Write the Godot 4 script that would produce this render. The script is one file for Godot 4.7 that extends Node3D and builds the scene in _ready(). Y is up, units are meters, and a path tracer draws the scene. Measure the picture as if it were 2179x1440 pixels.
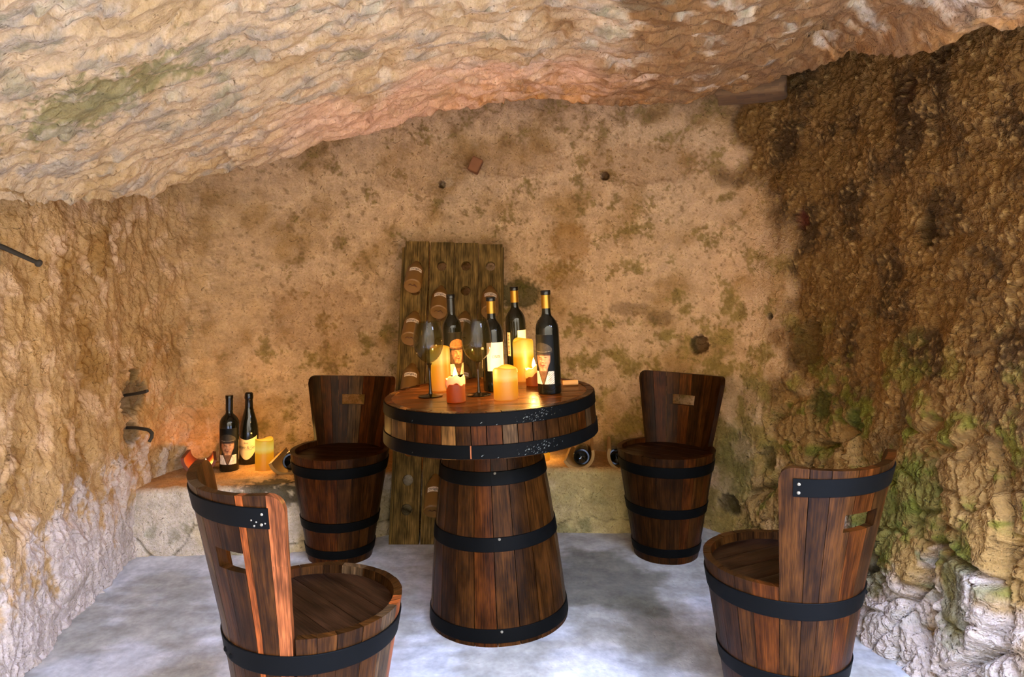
extends Node3D
# A rock-cut wine cellar: barrel table with candles and bottles, four barrel chairs, a bottle rack, a rock ledge. Metres, y up, camera looks along -z.

var M := {}
var wood_light: Array = []
var used := {}
var n_big := FastNoiseLite.new()
var n_mid := FastNoiseLite.new()
var n_fine := FastNoiseLite.new()
var n_warp := FastNoiseLite.new()
var n_ridge := FastNoiseLite.new()
var n_crack := FastNoiseLite.new()
var n_block := FastNoiseLite.new()
var n_blockval := FastNoiseLite.new()
var n_patch := FastNoiseLite.new()
var n_spot := FastNoiseLite.new()
var n_grain := FastNoiseLite.new()

# plan of the cave wall, (x, depth), at the foot and at 1.1 m
var FOOT := PackedVector2Array([Vector2(-1.30, -0.9), Vector2(-1.30, 0.3), Vector2(-1.31, 1.3), Vector2(-1.35, 2.05), Vector2(-1.42, 2.5), Vector2(-1.48, 2.98), Vector2(-1.43, 3.30), Vector2(-1.08, 3.52), Vector2(-0.6, 3.6), Vector2(0, 3.62), Vector2(0.5, 3.52), Vector2(0.80, 3.32), Vector2(0.98, 3.05), Vector2(1.07, 2.7), Vector2(1.08, 2.35), Vector2(1.12, 2.05), Vector2(1.18, 1.5), Vector2(1.5, 1.1), Vector2(2.5, 0.8)])
var UPPER := PackedVector2Array([Vector2(-1.50, -0.9), Vector2(-1.50, 0.3), Vector2(-1.50, 1.3), Vector2(-1.50, 2.0), Vector2(-1.51, 2.5), Vector2(-1.51, 2.98), Vector2(-1.44, 3.32), Vector2(-1.08, 3.54), Vector2(-0.6, 3.62), Vector2(0, 3.64), Vector2(0.5, 3.54), Vector2(0.90, 3.40), Vector2(1.12, 3.12), Vector2(1.24, 2.75), Vector2(1.28, 2.35), Vector2(1.30, 1.9), Vector2(1.34, 1.45), Vector2(1.7, 1.0), Vector2(2.6, 0.7)])
# lower edge of the ceiling slab, (x, height, depth)
var LIP := PackedVector3Array([Vector3(-2.0, 1.27, 1.25), Vector3(-1.66, 1.29, 1.7), Vector3(-1.396, 1.326, 2.05), Vector3(-1.374, 1.338, 2.2), Vector3(-1.321, 1.369, 2.35), Vector3(-1.242, 1.389, 2.55), Vector3(-1.155, 1.446, 2.68), Vector3(-1.032, 1.503, 2.8), Vector3(-0.887, 1.561, 2.9), Vector3(-0.718, 1.633, 2.95), Vector3(-0.539, 1.69, 2.98), Vector3(-0.412, 1.726, 3.0), Vector3(-0.262, 1.769, 3.0), Vector3(-0.074, 1.799, 3.0), Vector3(0.038, 1.801, 3.0), Vector3(0.142, 1.823, 3.0), Vector3(0.263, 1.801, 3.0), Vector3(0.395, 1.787, 3.0), Vector3(0.582, 1.795, 3.0), Vector3(0.709, 1.8, 2.98), Vector3(0.812, 1.821, 2.95), Vector3(0.932, 1.838, 2.92), Vector3(1.02, 1.871, 2.8), Vector3(1.075, 1.844, 2.6), Vector3(1.111, 1.821, 2.4), Vector3(1.14, 1.786, 2.25), Vector3(1.184, 1.757, 2.08), Vector3(1.232, 1.762, 1.95), Vector3(1.28, 1.748, 1.85), Vector3(1.4, 1.74, 1.65), Vector3(1.6, 1.73, 1.4)])

const TABLE_AT := Vector3(-0.042, 0.0, -2.484)
const TABLE_TILT := 0.045


func _ready() -> void:
	# ---- camera: level, lens shifted down
	var cam := Camera3D.new()
	cam.name = "camera"
	cam.projection = Camera3D.PROJECTION_FRUSTUM
	cam.near = 0.05
	cam.far = 60.0
	cam.size = 0.05 * 1440.0 / 1600.0
	cam.frustum_offset = Vector2(0.0, -0.05 * 158.0 / 1600.0)
	cam.position = Vector3(0, 1.15, 0)
	add_child(cam)
	cam.current = true
	# ---- sky, sun, exposure
	var env := Environment.new()
	env.background_mode = Environment.BG_SKY
	var sky_mat := ProceduralSkyMaterial.new()
	sky_mat.sky_top_color = Color(0.60, 0.67, 0.84)
	sky_mat.sky_horizon_color = Color(0.84, 0.86, 0.92)
	sky_mat.ground_bottom_color = Color(0.34, 0.28, 0.2)
	sky_mat.ground_horizon_color = Color(0.6, 0.55, 0.46)
	sky_mat.sky_energy_multiplier = 8.5
	var sky := Sky.new()
	sky.sky_material = sky_mat
	env.sky = sky
	env.tonemap_mode = Environment.TONE_MAPPER_LINEAR
	env.tonemap_exposure = 0.62
	env.sdfgi_enabled = true
	env.ssao_enabled = true
	env.ssil_enabled = true
	var we := WorldEnvironment.new()
	we.name = "world_environment"
	we.environment = env
	add_child(we)
	var sun := DirectionalLight3D.new()
	sun.name = "sun"
	sun.light_color = Color(1.0, 0.95, 0.84)
	sun.light_energy = 2.6
	sun.shadow_enabled = true
	add_child(sun)
	sun.look_at_from_position(Vector3(-3, 8, -5), Vector3(0, 0, 1.0))
	# ---- materials, structure, objects
	setup_noise()
	make_materials()
	build_walls()
	build_ceiling()
	build_floor()
	build_ledge()
	build_table()
	build_chairs()
	build_rack()
	build_table_things()
	build_ledge_things()
	build_iron()


# ------------------------------------------------------------------ helpers
func lin(r: int, g: int, b: int) -> Color:
	return Color8(r, g, b).srgb_to_linear()


func numbered(called: String) -> String:
	if not used.has(called):
		used[called] = 0
		return called
	used[called] += 1
	return "%s_%03d" % [called, used[called]]


func thing(called: String, label: String, category: String, at := Vector3.ZERO, group := "") -> Node3D:
	var o := Node3D.new()
	o.name = numbered(called)
	add_child(o)
	o.position = at
	tag(o, label, category, group)
	return o


func tag(o: Node3D, label: String, category: String, group := "") -> void:
	o.set_meta("label", label)
	o.set_meta("category", category)
	if group != "":
		o.set_meta("group", group)


func part(called: String, mesh: Mesh, mat: Material, parent: Node3D, at := Vector3.ZERO) -> MeshInstance3D:
	var mi := MeshInstance3D.new()
	mi.name = called
	mi.mesh = mesh
	if mat != null:
		mi.material_override = mat
	mi.position = at
	mi.cast_shadow = GeometryInstance3D.SHADOW_CASTING_SETTING_ON
	parent.add_child(mi, true)
	return mi


func structure(called: String, mesh: Mesh, mat: Material, label: String, category: String) -> MeshInstance3D:
	var mi := part(called, mesh, mat, self)
	mi.set_meta("kind", "structure")
	mi.set_meta("label", label)
	mi.set_meta("category", category)
	return mi


func std(color: Color, rough: float, tex: Texture2D = null) -> StandardMaterial3D:
	var m := StandardMaterial3D.new()
	m.albedo_color = color
	m.roughness = rough
	if tex != null:
		m.albedo_texture = tex
	return m


func quad(st: SurfaceTool, a: Vector3, b: Vector3, c: Vector3, d: Vector3, ua: Vector2, ub: Vector2, uc: Vector2, ud: Vector2) -> void:
	# a b c d run clockwise seen from outside
	st.set_uv(ua); st.add_vertex(a)
	st.set_uv(ub); st.add_vertex(b)
	st.set_uv(uc); st.add_vertex(c)
	st.set_uv(ua); st.add_vertex(a)
	st.set_uv(uc); st.add_vertex(c)
	st.set_uv(ud); st.add_vertex(d)


func commit(st: SurfaceTool) -> ArrayMesh:
	st.index()
	st.generate_normals()
	return st.commit()


# lathe: profile points (radius, y) from the bottom outside upwards; sharp corners over 40 degrees are split
func lathe(profile: Array, segs := 40, wobble = null) -> ArrayMesh:
	var n := profile.size()
	var vs := PackedVector3Array()
	var ns := PackedVector3Array()
	var uvs := PackedVector2Array()
	var idx := PackedInt32Array()
	var y_lo := 1e9
	var y_hi := -1e9
	for p in profile:
		y_lo = minf(y_lo, p.y)
		y_hi = maxf(y_hi, p.y)
	var segn: Array = []
	for i in n - 1:
		var d: Vector2 = profile[i + 1] - profile[i]
		segn.append(Vector2(d.y, -d.x).normalized())
	for i in n - 1:
		var na: Vector2 = segn[i]
		var nb: Vector2 = segn[i]
		if i > 0 and segn[i - 1].dot(segn[i]) > 0.76:
			na = (segn[i - 1] + segn[i]).normalized()
		if i < n - 2 and segn[i + 1].dot(segn[i]) > 0.76:
			nb = (segn[i + 1] + segn[i]).normalized()
		var first := vs.size()
		for k in segs + 1:
			var a := TAU * k / segs
			var s := sin(a)
			var c := cos(a)
			for e in 2:
				var p: Vector2 = profile[i + e]
				var q: Vector2 = na if e == 0 else nb
				var v := Vector3(s * p.x, p.y, c * p.x)
				if wobble != null:
					v = wobble.call(v, a)
				vs.append(v)
				ns.append(Vector3(s * q.x, q.y, c * q.x))
				uvs.append(Vector2(float(k) / segs, 1.0 - (p.y - y_lo) / (y_hi - y_lo + 1e-6)))
		for k in segs:
			var o := first + k * 2
			idx.append_array(PackedInt32Array([o, o + 1, o + 2, o + 2, o + 1, o + 3]))
	var arr := []
	arr.resize(Mesh.ARRAY_MAX)
	arr[Mesh.ARRAY_VERTEX] = vs
	arr[Mesh.ARRAY_NORMAL] = ns
	arr[Mesh.ARRAY_TEX_UV] = uvs
	arr[Mesh.ARRAY_INDEX] = idx
	var m := ArrayMesh.new()
	m.add_surface_from_arrays(Mesh.PRIMITIVE_TRIANGLES, arr)
	return m


# a closed piece of a barrel wall between two angles, from y list bottom to top; radius_at(y) is the outside
func wall_piece(st: SurfaceTool, a0: float, a1: float, ys: Array, radius_at: Callable, th: float, top_at, uo: Vector2, na := 4) -> void:
	var ny := ys.size()
	var po: Array = []
	var pin: Array = []
	var uvs: Array = []
	for i in na + 1:
		var a := lerpf(a0, a1, float(i) / na)
		var dir := Vector3(sin(a), 0, cos(a))
		var ro: Array = []
		var ri: Array = []
		var ru: Array = []
		var top: float = ys[ny - 1]
		if top_at != null:
			top = minf(top, top_at.call(a))
		for j in ny:
			var y: float = minf(ys[j], top)
			var r: float = radius_at.call(y)
			ro.append(dir * r + Vector3(0, y, 0))
			ri.append(dir * (r - th) + Vector3(0, y, 0))
			ru.append(uo + Vector2((a - a0) * 0.2 / 0.16, y / 0.8))
		po.append(ro); pin.append(ri); uvs.append(ru)
	for i in na:
		for j in ny - 1:
			st.set_smooth_group(1)
			quad(st, po[i][j], po[i][j + 1], po[i + 1][j + 1], po[i + 1][j], uvs[i][j], uvs[i][j + 1], uvs[i + 1][j + 1], uvs[i + 1][j])
			st.set_smooth_group(2)
			quad(st, pin[i + 1][j], pin[i + 1][j + 1], pin[i][j + 1], pin[i][j], uvs[i + 1][j], uvs[i + 1][j + 1], uvs[i][j + 1], uvs[i][j])
		st.set_smooth_group(3)
		var e := Vector2(0.1, 0)
		quad(st, po[i][ny - 1], pin[i][ny - 1], pin[i + 1][ny - 1], po[i + 1][ny - 1], uvs[i][ny - 1], uvs[i][ny - 1] + e, uvs[i + 1][ny - 1] + e, uvs[i + 1][ny - 1])
		st.set_smooth_group(4)
		quad(st, po[i + 1][0], pin[i + 1][0], pin[i][0], po[i][0], uvs[i + 1][0], uvs[i + 1][0] + e, uvs[i][0] + e, uvs[i][0])
	var f := Vector2(0.12, 0)
	for j in ny - 1:
		st.set_smooth_group(5)
		quad(st, pin[0][j], pin[0][j + 1], po[0][j + 1], po[0][j], uvs[0][j] - f, uvs[0][j + 1] - f, uvs[0][j + 1], uvs[0][j])
		st.set_smooth_group(6)
		quad(st, po[na][j], po[na][j + 1], pin[na][j + 1], pin[na][j], uvs[na][j], uvs[na][j + 1], uvs[na][j + 1] + f, uvs[na][j] + f)


func stave(a0: float, a1: float, ys: Array, radius_at: Callable, th: float, top_at = null, hole := PackedFloat32Array()) -> ArrayMesh:
	var st := SurfaceTool.new()
	st.begin(Mesh.PRIMITIVE_TRIANGLES)
	var uo := Vector2(fposmod(sin(a0 * 57.3) * 7.31, 1.0), fposmod(cos(a0 * 31.7) * 3.17, 1.0))
	var h0 := 0.0
	var h1 := 0.0
	if hole.size() == 4:
		h0 = maxf(a0, hole[0])
		h1 = minf(a1, hole[1])
	if h1 - h0 > 0.01:
		var lo: Array = []
		var hi: Array = []
		for y in ys:
			if y < hole[2]:
				lo.append(y)
			if y > hole[3]:
				hi.append(y)
		lo.append(hole[2])
		hi.push_front(hole[3])
		wall_piece(st, a0, a1, lo, radius_at, th, null, uo)
		wall_piece(st, a0, a1, hi, radius_at, th, top_at, uo, 10)
		if h0 > a0 + 0.005:
			wall_piece(st, a0, h0, [hole[2], hole[3]], radius_at, th, null, uo, 2)
		if h1 < a1 - 0.005:
			wall_piece(st, h1, a1, [hole[2], hole[3]], radius_at, th, null, uo, 2)
	else:
		wall_piece(st, a0, a1, ys, radius_at, th, top_at, uo, 4 if top_at == null else 10)
	return commit(st)


# iron band round a barrel wall between two angles (full turn by default)
func band(y0: float, y1: float, radius_at: Callable, th := 0.0035, a0 := 0.0, a1 := TAU) -> ArrayMesh:
	var st := SurfaceTool.new()
	st.begin(Mesh.PRIMITIVE_TRIANGLES)
	var n := int(maxf(8, 72.0 * (a1 - a0) / TAU))
	var full := a1 - a0 > TAU - 0.01
	var b := 0.0012
	var rows: Array = []
	for i in n + 1:
		var a := lerpf(a0, a1, float(i) / n)
		var d := Vector3(sin(a), 0, cos(a))
		var r0: float = radius_at.call(y0)
		var r1: float = radius_at.call(y1)
		rows.append([d * r0 + Vector3(0, y0, 0), d * (r0 + th - b) + Vector3(0, y0, 0), d * (r0 + th) + Vector3(0, y0 + b, 0), d * (r1 + th) + Vector3(0, y1 - b, 0), d * (r1 + th - b) + Vector3(0, y1, 0), d * r1 + Vector3(0, y1, 0)])
	for i in n:
		var u0 := lerpf(a0, a1, float(i) / n) / TAU
		var u1 := lerpf(a0, a1, float(i + 1) / n) / TAU
		for j in 5:
			st.set_smooth_group(j)
			var v0 := 1.0 - j / 5.0
			var v1 := 1.0 - (j + 1) / 5.0
			if j == 2:
				v0 = 0.95; v1 = 0.05
			quad(st, rows[i][j], rows[i][j + 1], rows[i + 1][j + 1], rows[i + 1][j], Vector2(u0, v0), Vector2(u0, v1), Vector2(u1, v1), Vector2(u1, v0))
	if not full:
		for e in 2:
			var r: Array = rows[0] if e == 0 else rows[n]
			st.set_smooth_group(10 + e)
			for j in range(1, 4):
				var tri := [r[0], r[j], r[j + 1]] if e == 1 else [r[0], r[j + 1], r[j]]
				for v in tri:
					st.set_uv(Vector2.ZERO); st.add_vertex(v)
			var t2 := [r[0], r[4], r[5]] if e == 1 else [r[0], r[5], r[4]]
			for v in t2:
				st.set_uv(Vector2.ZERO); st.add_vertex(v)
	return commit(st)


# a board cut from a disc: between two chords z0..z1 of a circle of radius r, top at y, grain along x
func disc_board(r: float, z0: float, z1: float, y: float, th: float, seed_uv: Vector2) -> ArrayMesh:
	var st := SurfaceTool.new()
	st.begin(Mesh.PRIMITIVE_TRIANGLES)
	var n := 8
	var b := 0.0012
	var L: Array = []
	var R: Array = []
	for i in n + 1:
		var z := clampf(lerpf(z0, z1, float(i) / n), -r * 0.999, r * 0.999)
		var x := sqrt(r * r - z * z)
		L.append(Vector3(-x, y, z)); R.append(Vector3(x, y, z))
	var dn := Vector3(0, -th, 0)
	for i in n:
		var l0: Vector3 = L[i]
		var l1: Vector3 = L[i + 1]
		var r0: Vector3 = R[i]
		var r1: Vector3 = R[i + 1]
		var drop0 := Vector3(0, -b if i == 0 else 0.0, 0)
		var drop1 := Vector3(0, -b if i == n - 1 else 0.0, 0)
		l0 += drop0; r0 += drop0; l1 += drop1; r1 += drop1
		var k := 6
		for j in k:
			var f0 := float(j) / k
			var f1 := float(j + 1) / k
			var a := l0.lerp(r0, f0)
			var bb := l0.lerp(r0, f1)
			var c := l1.lerp(r1, f1)
			var d := l1.lerp(r1, f0)
			st.set_smooth_group(1)
			quad(st, a, bb, c, d, seed_uv + Vector2(a.z / 0.16, a.x / 0.8), seed_uv + Vector2(bb.z / 0.16, bb.x / 0.8), seed_uv + Vector2(c.z / 0.16, c.x / 0.8), seed_uv + Vector2(d.z / 0.16, d.x / 0.8))
		st.set_smooth_group(2)
		var uz := Vector2.ZERO
		quad(st, l1 + dn, r1 + dn, r0 + dn, l0 + dn, uz, uz, uz, uz)
		st.set_smooth_group(3)
		quad(st, l0 + dn, l0, l1, l1 + dn, uz, uz, uz, uz)
		quad(st, r1 + dn, r1, r0, r0 + dn, uz, uz, uz, uz)
	var s := seed_uv
	st.set_smooth_group(4)
	quad(st, L[0] + dn, R[0] + dn, R[0] + Vector3(0, -b, 0), L[0] + Vector3(0, -b, 0), s, s + Vector2(0, 0.6), s + Vector2(0.1, 0.6), s + Vector2(0.1, 0))
	st.set_smooth_group(5)
	quad(st, R[n] + dn, L[n] + dn, L[n] + Vector3(0, -b, 0), R[n] + Vector3(0, -b, 0), s, s + Vector2(0, 0.6), s + Vector2(0.1, 0.6), s + Vector2(0.1, 0))
	return commit(st)


# a tube along points with a radius at each
func tube(pts: PackedVector3Array, radii: PackedFloat32Array, segs := 12) -> ArrayMesh:
	var st := SurfaceTool.new()
	st.begin(Mesh.PRIMITIVE_TRIANGLES)
	var rings: Array = []
	for i in pts.size():
		var d := (pts[mini(i + 1, pts.size() - 1)] - pts[maxi(i - 1, 0)]).normalized()
		var s := d.cross(Vector3(0.31, 0.9, 0.27)).normalized()
		var t := d.cross(s)
		var ring: Array = []
		for k in segs:
			var a := TAU * k / segs
			ring.append(pts[i] + (s * cos(a) + t * sin(a)) * radii[i])
		rings.append(ring)
	for i in pts.size() - 1:
		st.set_smooth_group(1)
		for k in segs:
			var k2 := (k + 1) % segs
			var u := Vector2(float(k) / segs, float(i))
			quad(st, rings[i][k], rings[i][k2], rings[i + 1][k2], rings[i + 1][k], u, u + Vector2(0.1, 0), u + Vector2(0.1, 1), u + Vector2(0, 1))
	for e in 2:
		var ring: Array = rings[0] if e == 0 else rings[pts.size() - 1]
		var c: Vector3 = pts[0] if e == 0 else pts[pts.size() - 1]
		st.set_smooth_group(2 + e)
		for k in segs:
			var k2 := (k + 1) % segs
			for v in ([c, ring[k2], ring[k]] if e == 0 else [c, ring[k], ring[k2]]):
				st.set_uv(Vector2.ZERO); st.add_vertex(v)
	return commit(st)


# a patch wrapped round a cylinder of radius r; y limits may depend on the angle
func wrap_patch(r: float, a0: float, a1: float, bottom: Callable, top: Callable, na := 20, ny := 6) -> ArrayMesh:
	var st := SurfaceTool.new()
	st.begin(Mesh.PRIMITIVE_TRIANGLES)
	for i in na:
		for j in ny:
			var c: Array = []
			for k in 4:
				var fi := float(i + (1 if k >= 2 else 0)) / na
				var fj := float(j + (1 if k == 1 or k == 2 else 0)) / ny
				var a := lerpf(a0, a1, fi)
				var y0: float = bottom.call(fi)
				var y1: float = top.call(fi)
				c.append([Vector3(sin(a) * r, lerpf(y0, y1, fj), cos(a) * r), Vector2(fi, 1.0 - fj)])
			quad(st, c[0][0], c[1][0], c[2][0], c[3][0], c[0][1], c[1][1], c[2][1], c[3][1])
	return commit(st)


# lettering wrapped round a cylinder
func wrap_text(words: String, height: float, r: float, angle: float, y: float, face := "Droid Serif") -> ArrayMesh:
	var f := SystemFont.new()
	f.font_names = PackedStringArray([face])
	var tm := TextMesh.new()
	tm.text = words
	tm.font = f
	tm.font_size = 32
	tm.pixel_size = height / 32.0
	tm.depth = 0.0006
	var arr := tm.get_mesh_arrays()
	var vs: PackedVector3Array = arr[Mesh.ARRAY_VERTEX]
	var out := PackedVector3Array()
	for v in vs:
		var a := angle + v.x / r
		var rr := r + 0.0004 + v.z
		out.append(Vector3(sin(a) * rr, y + v.y, cos(a) * rr))
	var a2 := []
	a2.resize(Mesh.ARRAY_MAX)
	a2[Mesh.ARRAY_VERTEX] = out
	a2[Mesh.ARRAY_INDEX] = arr[Mesh.ARRAY_INDEX]
	var st := SurfaceTool.new()
	st.create_from_arrays(a2)
	st.generate_normals()
	return st.commit()


func candle_light(parent: Node3D, at: Vector3, energy: float, color: Color, size: float) -> void:
	var l := OmniLight3D.new()
	l.name = "candle_light"
	l.light_color = color
	l.light_energy = energy
	l.light_size = size
	l.omni_range = 8.0
	l.omni_attenuation = 2.0
	l.shadow_enabled = true
	l.position = at
	parent.add_child(l, true)


# ------------------------------------------------------------------ noise and materials
func setup_noise() -> void:
	var defs := [[n_big, 3.0, 3], [n_mid, 10.0, 3], [n_fine, 42.0, 3], [n_warp, 4.0, 2], [n_patch, 2.4, 4], [n_spot, 24.0, 2]]
	var s := 11
	for d in defs:
		var n: FastNoiseLite = d[0]
		n.seed = s
		s += 7
		n.noise_type = FastNoiseLite.TYPE_SIMPLEX_SMOOTH
		n.frequency = d[1]
		n.fractal_type = FastNoiseLite.FRACTAL_FBM
		n.fractal_octaves = d[2]
	n_ridge.seed = 71
	n_ridge.noise_type = FastNoiseLite.TYPE_SIMPLEX
	n_ridge.frequency = 7.0
	n_ridge.fractal_type = FastNoiseLite.FRACTAL_RIDGED
	n_ridge.fractal_octaves = 4
	for p in [[n_crack, 9.0, FastNoiseLite.RETURN_DISTANCE2_SUB], [n_block, 4.2, FastNoiseLite.RETURN_DISTANCE2_SUB], [n_blockval, 4.2, FastNoiseLite.RETURN_CELL_VALUE], [n_grain, 40.0, FastNoiseLite.RETURN_DISTANCE]]:
		var n: FastNoiseLite = p[0]
		n.seed = 5
		n.noise_type = FastNoiseLite.TYPE_CELLULAR
		n.cellular_distance_function = FastNoiseLite.DISTANCE_EUCLIDEAN
		n.cellular_jitter = 1.0
		n.frequency = p[1]
		n.cellular_return_type = p[2]
		n.fractal_type = FastNoiseLite.FRACTAL_NONE


func noise_bytes(sd: int, freq: float, octaves: int, w: int, h: int, kind := FastNoiseLite.TYPE_SIMPLEX_SMOOTH) -> PackedByteArray:
	var n := FastNoiseLite.new()
	n.seed = sd
	n.noise_type = kind
	n.frequency = freq
	n.fractal_octaves = octaves
	if kind == FastNoiseLite.TYPE_CELLULAR:
		n.fractal_type = FastNoiseLite.FRACTAL_NONE
	var im := n.get_seamless_image(w, h)
	im.convert(Image.FORMAT_L8)
	return im.get_data()


func gray_tex(data: PackedByteArray, w: int, h: int) -> ImageTexture:
	return ImageTexture.create_from_image(Image.create_from_data(w, h, false, Image.FORMAT_L8, data))


func make_materials() -> void:
	# rock grain: colour mottle and relief, one metre-free tile each for rough rock, plaster and floor
	var S := 512
	var a := noise_bytes(3, 0.012, 4, S, S)
	var b := noise_bytes(4, 0.06, 3, S, S)
	var c := noise_bytes(9, 0.035, 1, S, S, FastNoiseLite.TYPE_CELLULAR)
	var cn := FastNoiseLite.new()
	cn.seed = 31
	cn.noise_type = FastNoiseLite.TYPE_SIMPLEX
	cn.fractal_type = FastNoiseLite.FRACTAL_RIDGED
	cn.fractal_octaves = 3
	cn.frequency = 0.016
	var ci2 := cn.get_seamless_image(S, S)
	ci2.convert(Image.FORMAT_L8)
	var ridge_px := ci2.get_data()
	var sp := noise_bytes(37, 0.16, 2, S, S)
	var rock := PackedByteArray()
	var plaster := PackedByteArray()
	var ground := PackedByteArray()
	var relief := PackedByteArray()
	rock.resize(S * S * 3); plaster.resize(S * S * 3); ground.resize(S * S * 3); relief.resize(S * S)
	for i in S * S:
		var va := a[i] / 255.0
		var vb := b[i] / 255.0
		var vc := c[i] / 255.0
		var vk := ridge_px[i] / 255.0
		var vs := sp[i] / 255.0
		var crack := smoothstep(0.80, 0.93, vk) * smoothstep(0.25, 0.6, va)
		var g := clampf(0.86 + 0.22 * (va - 0.5) + 0.20 * (vb - 0.5) + 0.22 * (vs - 0.5) - 0.34 * crack - 0.3 * smoothstep(0.70, 0.82, vs) * smoothstep(0.4, 0.7, vb), 0.22, 1.0)
		rock[i * 3] = int(255 * minf(1.0, g * 1.02 + 0.03))
		rock[i * 3 + 1] = int(255 * g)
		rock[i * 3 + 2] = int(255 * clampf(g * 0.96 - 0.05 + 0.1 * vb, 0, 1))
		var speck := smoothstep(0.62, 0.75, vb) * 0.28 * smoothstep(0.35, 0.6, va)
		var p := clampf(0.84 + 0.22 * (va - 0.5) - speck, 0.3, 1.0)
		plaster[i * 3] = int(255 * p)
		plaster[i * 3 + 1] = int(255 * clampf(p - 0.5 * (0.9 - p) * 0.4, 0, 1))
		plaster[i * 3 + 2] = int(255 * clampf(p - 1.0 * (0.9 - p) * 0.6, 0, 1))
		var q := clampf(0.86 + 0.25 * (va - 0.5) + 0.12 * (vb - 0.5), 0, 1)
		ground[i * 3] = int(255 * q); ground[i * 3 + 1] = int(255 * q); ground[i * 3 + 2] = int(255 * q)
		relief[i] = int(255 * clampf(0.38 * va + 0.34 * vb + 0.12 * vc + 0.22 * vs - 0.4 * crack + 0.08, 0, 1))
	var rl := gray_tex(relief, S, S)
	for e in [["rock", rock, 2.1, 0.8, 0.9], ["plaster", plaster, 1.9, 0.35, 0.85], ["rough", rock, 2.1, 1.8, 0.92], ["ground", ground, 1.3, 0.2, 0.8]]:
		var t := ImageTexture.create_from_image(Image.create_from_data(S, S, false, Image.FORMAT_RGB8, e[1]))
		var m := std(Color.WHITE, e[4], t)
		m.vertex_color_use_as_albedo = true
		m.uv1_triplanar = true
		m.uv1_world_triplanar = true
		m.uv1_scale = Vector3.ONE * e[2]
		m.heightmap_enabled = true
		m.heightmap_texture = rl
		m.heightmap_scale = e[3]
		m.metallic_specular = 0.3
		M[e[0]] = m
	M.stone = std(Color8(116, 88, 52), 0.9, M.rock.albedo_texture)
	# wood grain: streaks along v
	var W := 256
	var H := 512
	var streak_n := FastNoiseLite.new()
	streak_n.seed = 21
	streak_n.frequency = 0.09
	streak_n.fractal_octaves = 4
	var streak := streak_n.get_seamless_image(W, 32)
	streak.resize(W, H, Image.INTERPOLATE_CUBIC)
	streak.convert(Image.FORMAT_L8)
	var sb := streak.get_data()
	var fine_n := FastNoiseLite.new()
	fine_n.seed = 22
	fine_n.frequency = 0.35
	fine_n.fractal_octaves = 2
	var fine := fine_n.get_seamless_image(W, 64)
	fine.resize(W, H, Image.INTERPOLATE_CUBIC)
	fine.convert(Image.FORMAT_L8)
	var fb := fine.get_data()
	var blot := noise_bytes(23, 0.012, 3, W, H)
	var wd := PackedByteArray()
	var wr := PackedByteArray()
	wd.resize(W * H * 3); wr.resize(W * H)
	for i in W * H:
		var v := clampf(0.56 + 0.4 * (sb[i] / 255.0 - 0.4) + 0.34 * (fb[i] / 255.0 - 0.4) + 0.4 * (blot[i] / 255.0 - 0.4), 0.15, 1.0)
		wd[i * 3] = int(255 * v)
		wd[i * 3 + 1] = int(255 * clampf(v * 0.96, 0, 1))
		wd[i * 3 + 2] = int(255 * clampf(v * 0.9, 0, 1))
		wr[i] = int(255 * clampf(0.3 + 0.5 * sb[i] / 255.0 + 0.3 * fb[i] / 255.0, 0, 1))
	M.grain = ImageTexture.create_from_image(Image.create_from_data(W, H, false, Image.FORMAT_RGB8, wd))
	M.grain_relief = gray_tex(wr, W, H)
	# varnished stave tones
	var tones := {"umber": Color8(78, 46, 16), "walnut": Color8(60, 35, 12), "russet": Color8(88, 46, 14), "orange": Color8(172, 92, 42), "gray_brown": Color8(98, 74, 48), "straw": Color8(146, 104, 56), "orange_pale": Color8(166, 96, 54)}
	for k in tones:
		M[k] = wood(tones[k], 0.36, 0.05)
	M.head = wood(Color8(122, 74, 34), 0.27, 0.03)
	M.seat = wood(Color8(58, 36, 21), 0.34, 0.04)
	M.rack = wood(Color8(148, 122, 70), 0.7, 0.08)
	M.cork = std(Color8(214, 158, 92), 0.8)
	# black painted iron with chipped flecks
	var IW := 2048
	var IH := 64
	var iron := Image.create(IW, IH, false, Image.FORMAT_RGB8)
	iron.fill(Color8(9, 9, 8))
	var chipped := Image.create(IW, IH, false, Image.FORMAT_RGB8)
	chipped.fill(Color8(9, 9, 8))
	var rng := RandomNumberGenerator.new()
	rng.seed = 4
	for k in 74:
		# chips lie in a cluster in front, towards the right, with a few strays
		var cx := rng.randfn(140.0, 36.0) if k < 58 else rng.randf_range(0.0, 2048.0)
		var cy := clampf(rng.randfn(36.0, 15.0), 2, 60)
		var w := rng.randi_range(1, 5)
		var h := rng.randi_range(1, 4)
		var tone := rng.randf_range(0.55, 1.0)
		for t in w:
			var x := int(cx) + t
			chipped.fill_rect(Rect2i(posmod(x, IW), int(cy) - t + rng.randi_range(-1, 1), 1, h), Color8(int(116 * tone), int(118 * tone), int(108 * tone)))
	var ci := std(Color.WHITE, 0.48, ImageTexture.create_from_image(chipped))
	ci.metallic_specular = 0.14
	M.iron_chipped = ci
	M.iron = std(Color8(9, 9, 8), 0.5)
	M.iron.metallic_specular = 0.14
	M.rivet = std(Color8(112, 104, 86), 0.55)
	M.rust_iron = std(Color8(46, 38, 26), 0.75)
	M.rust = std(Color8(160, 84, 34), 0.7)
	M.bottle = std(Color8(14, 15, 11), 0.06)
	M.capsule = std(Color8(16, 15, 14), 0.22)
	M.gold = std(Color8(168, 126, 48), 0.34)
	M.gold.metallic = 0.9
	M.ink = std(Color8(52, 34, 24), 0.7)
	M.paper = std(Color8(232, 212, 190), 0.6)
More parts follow.
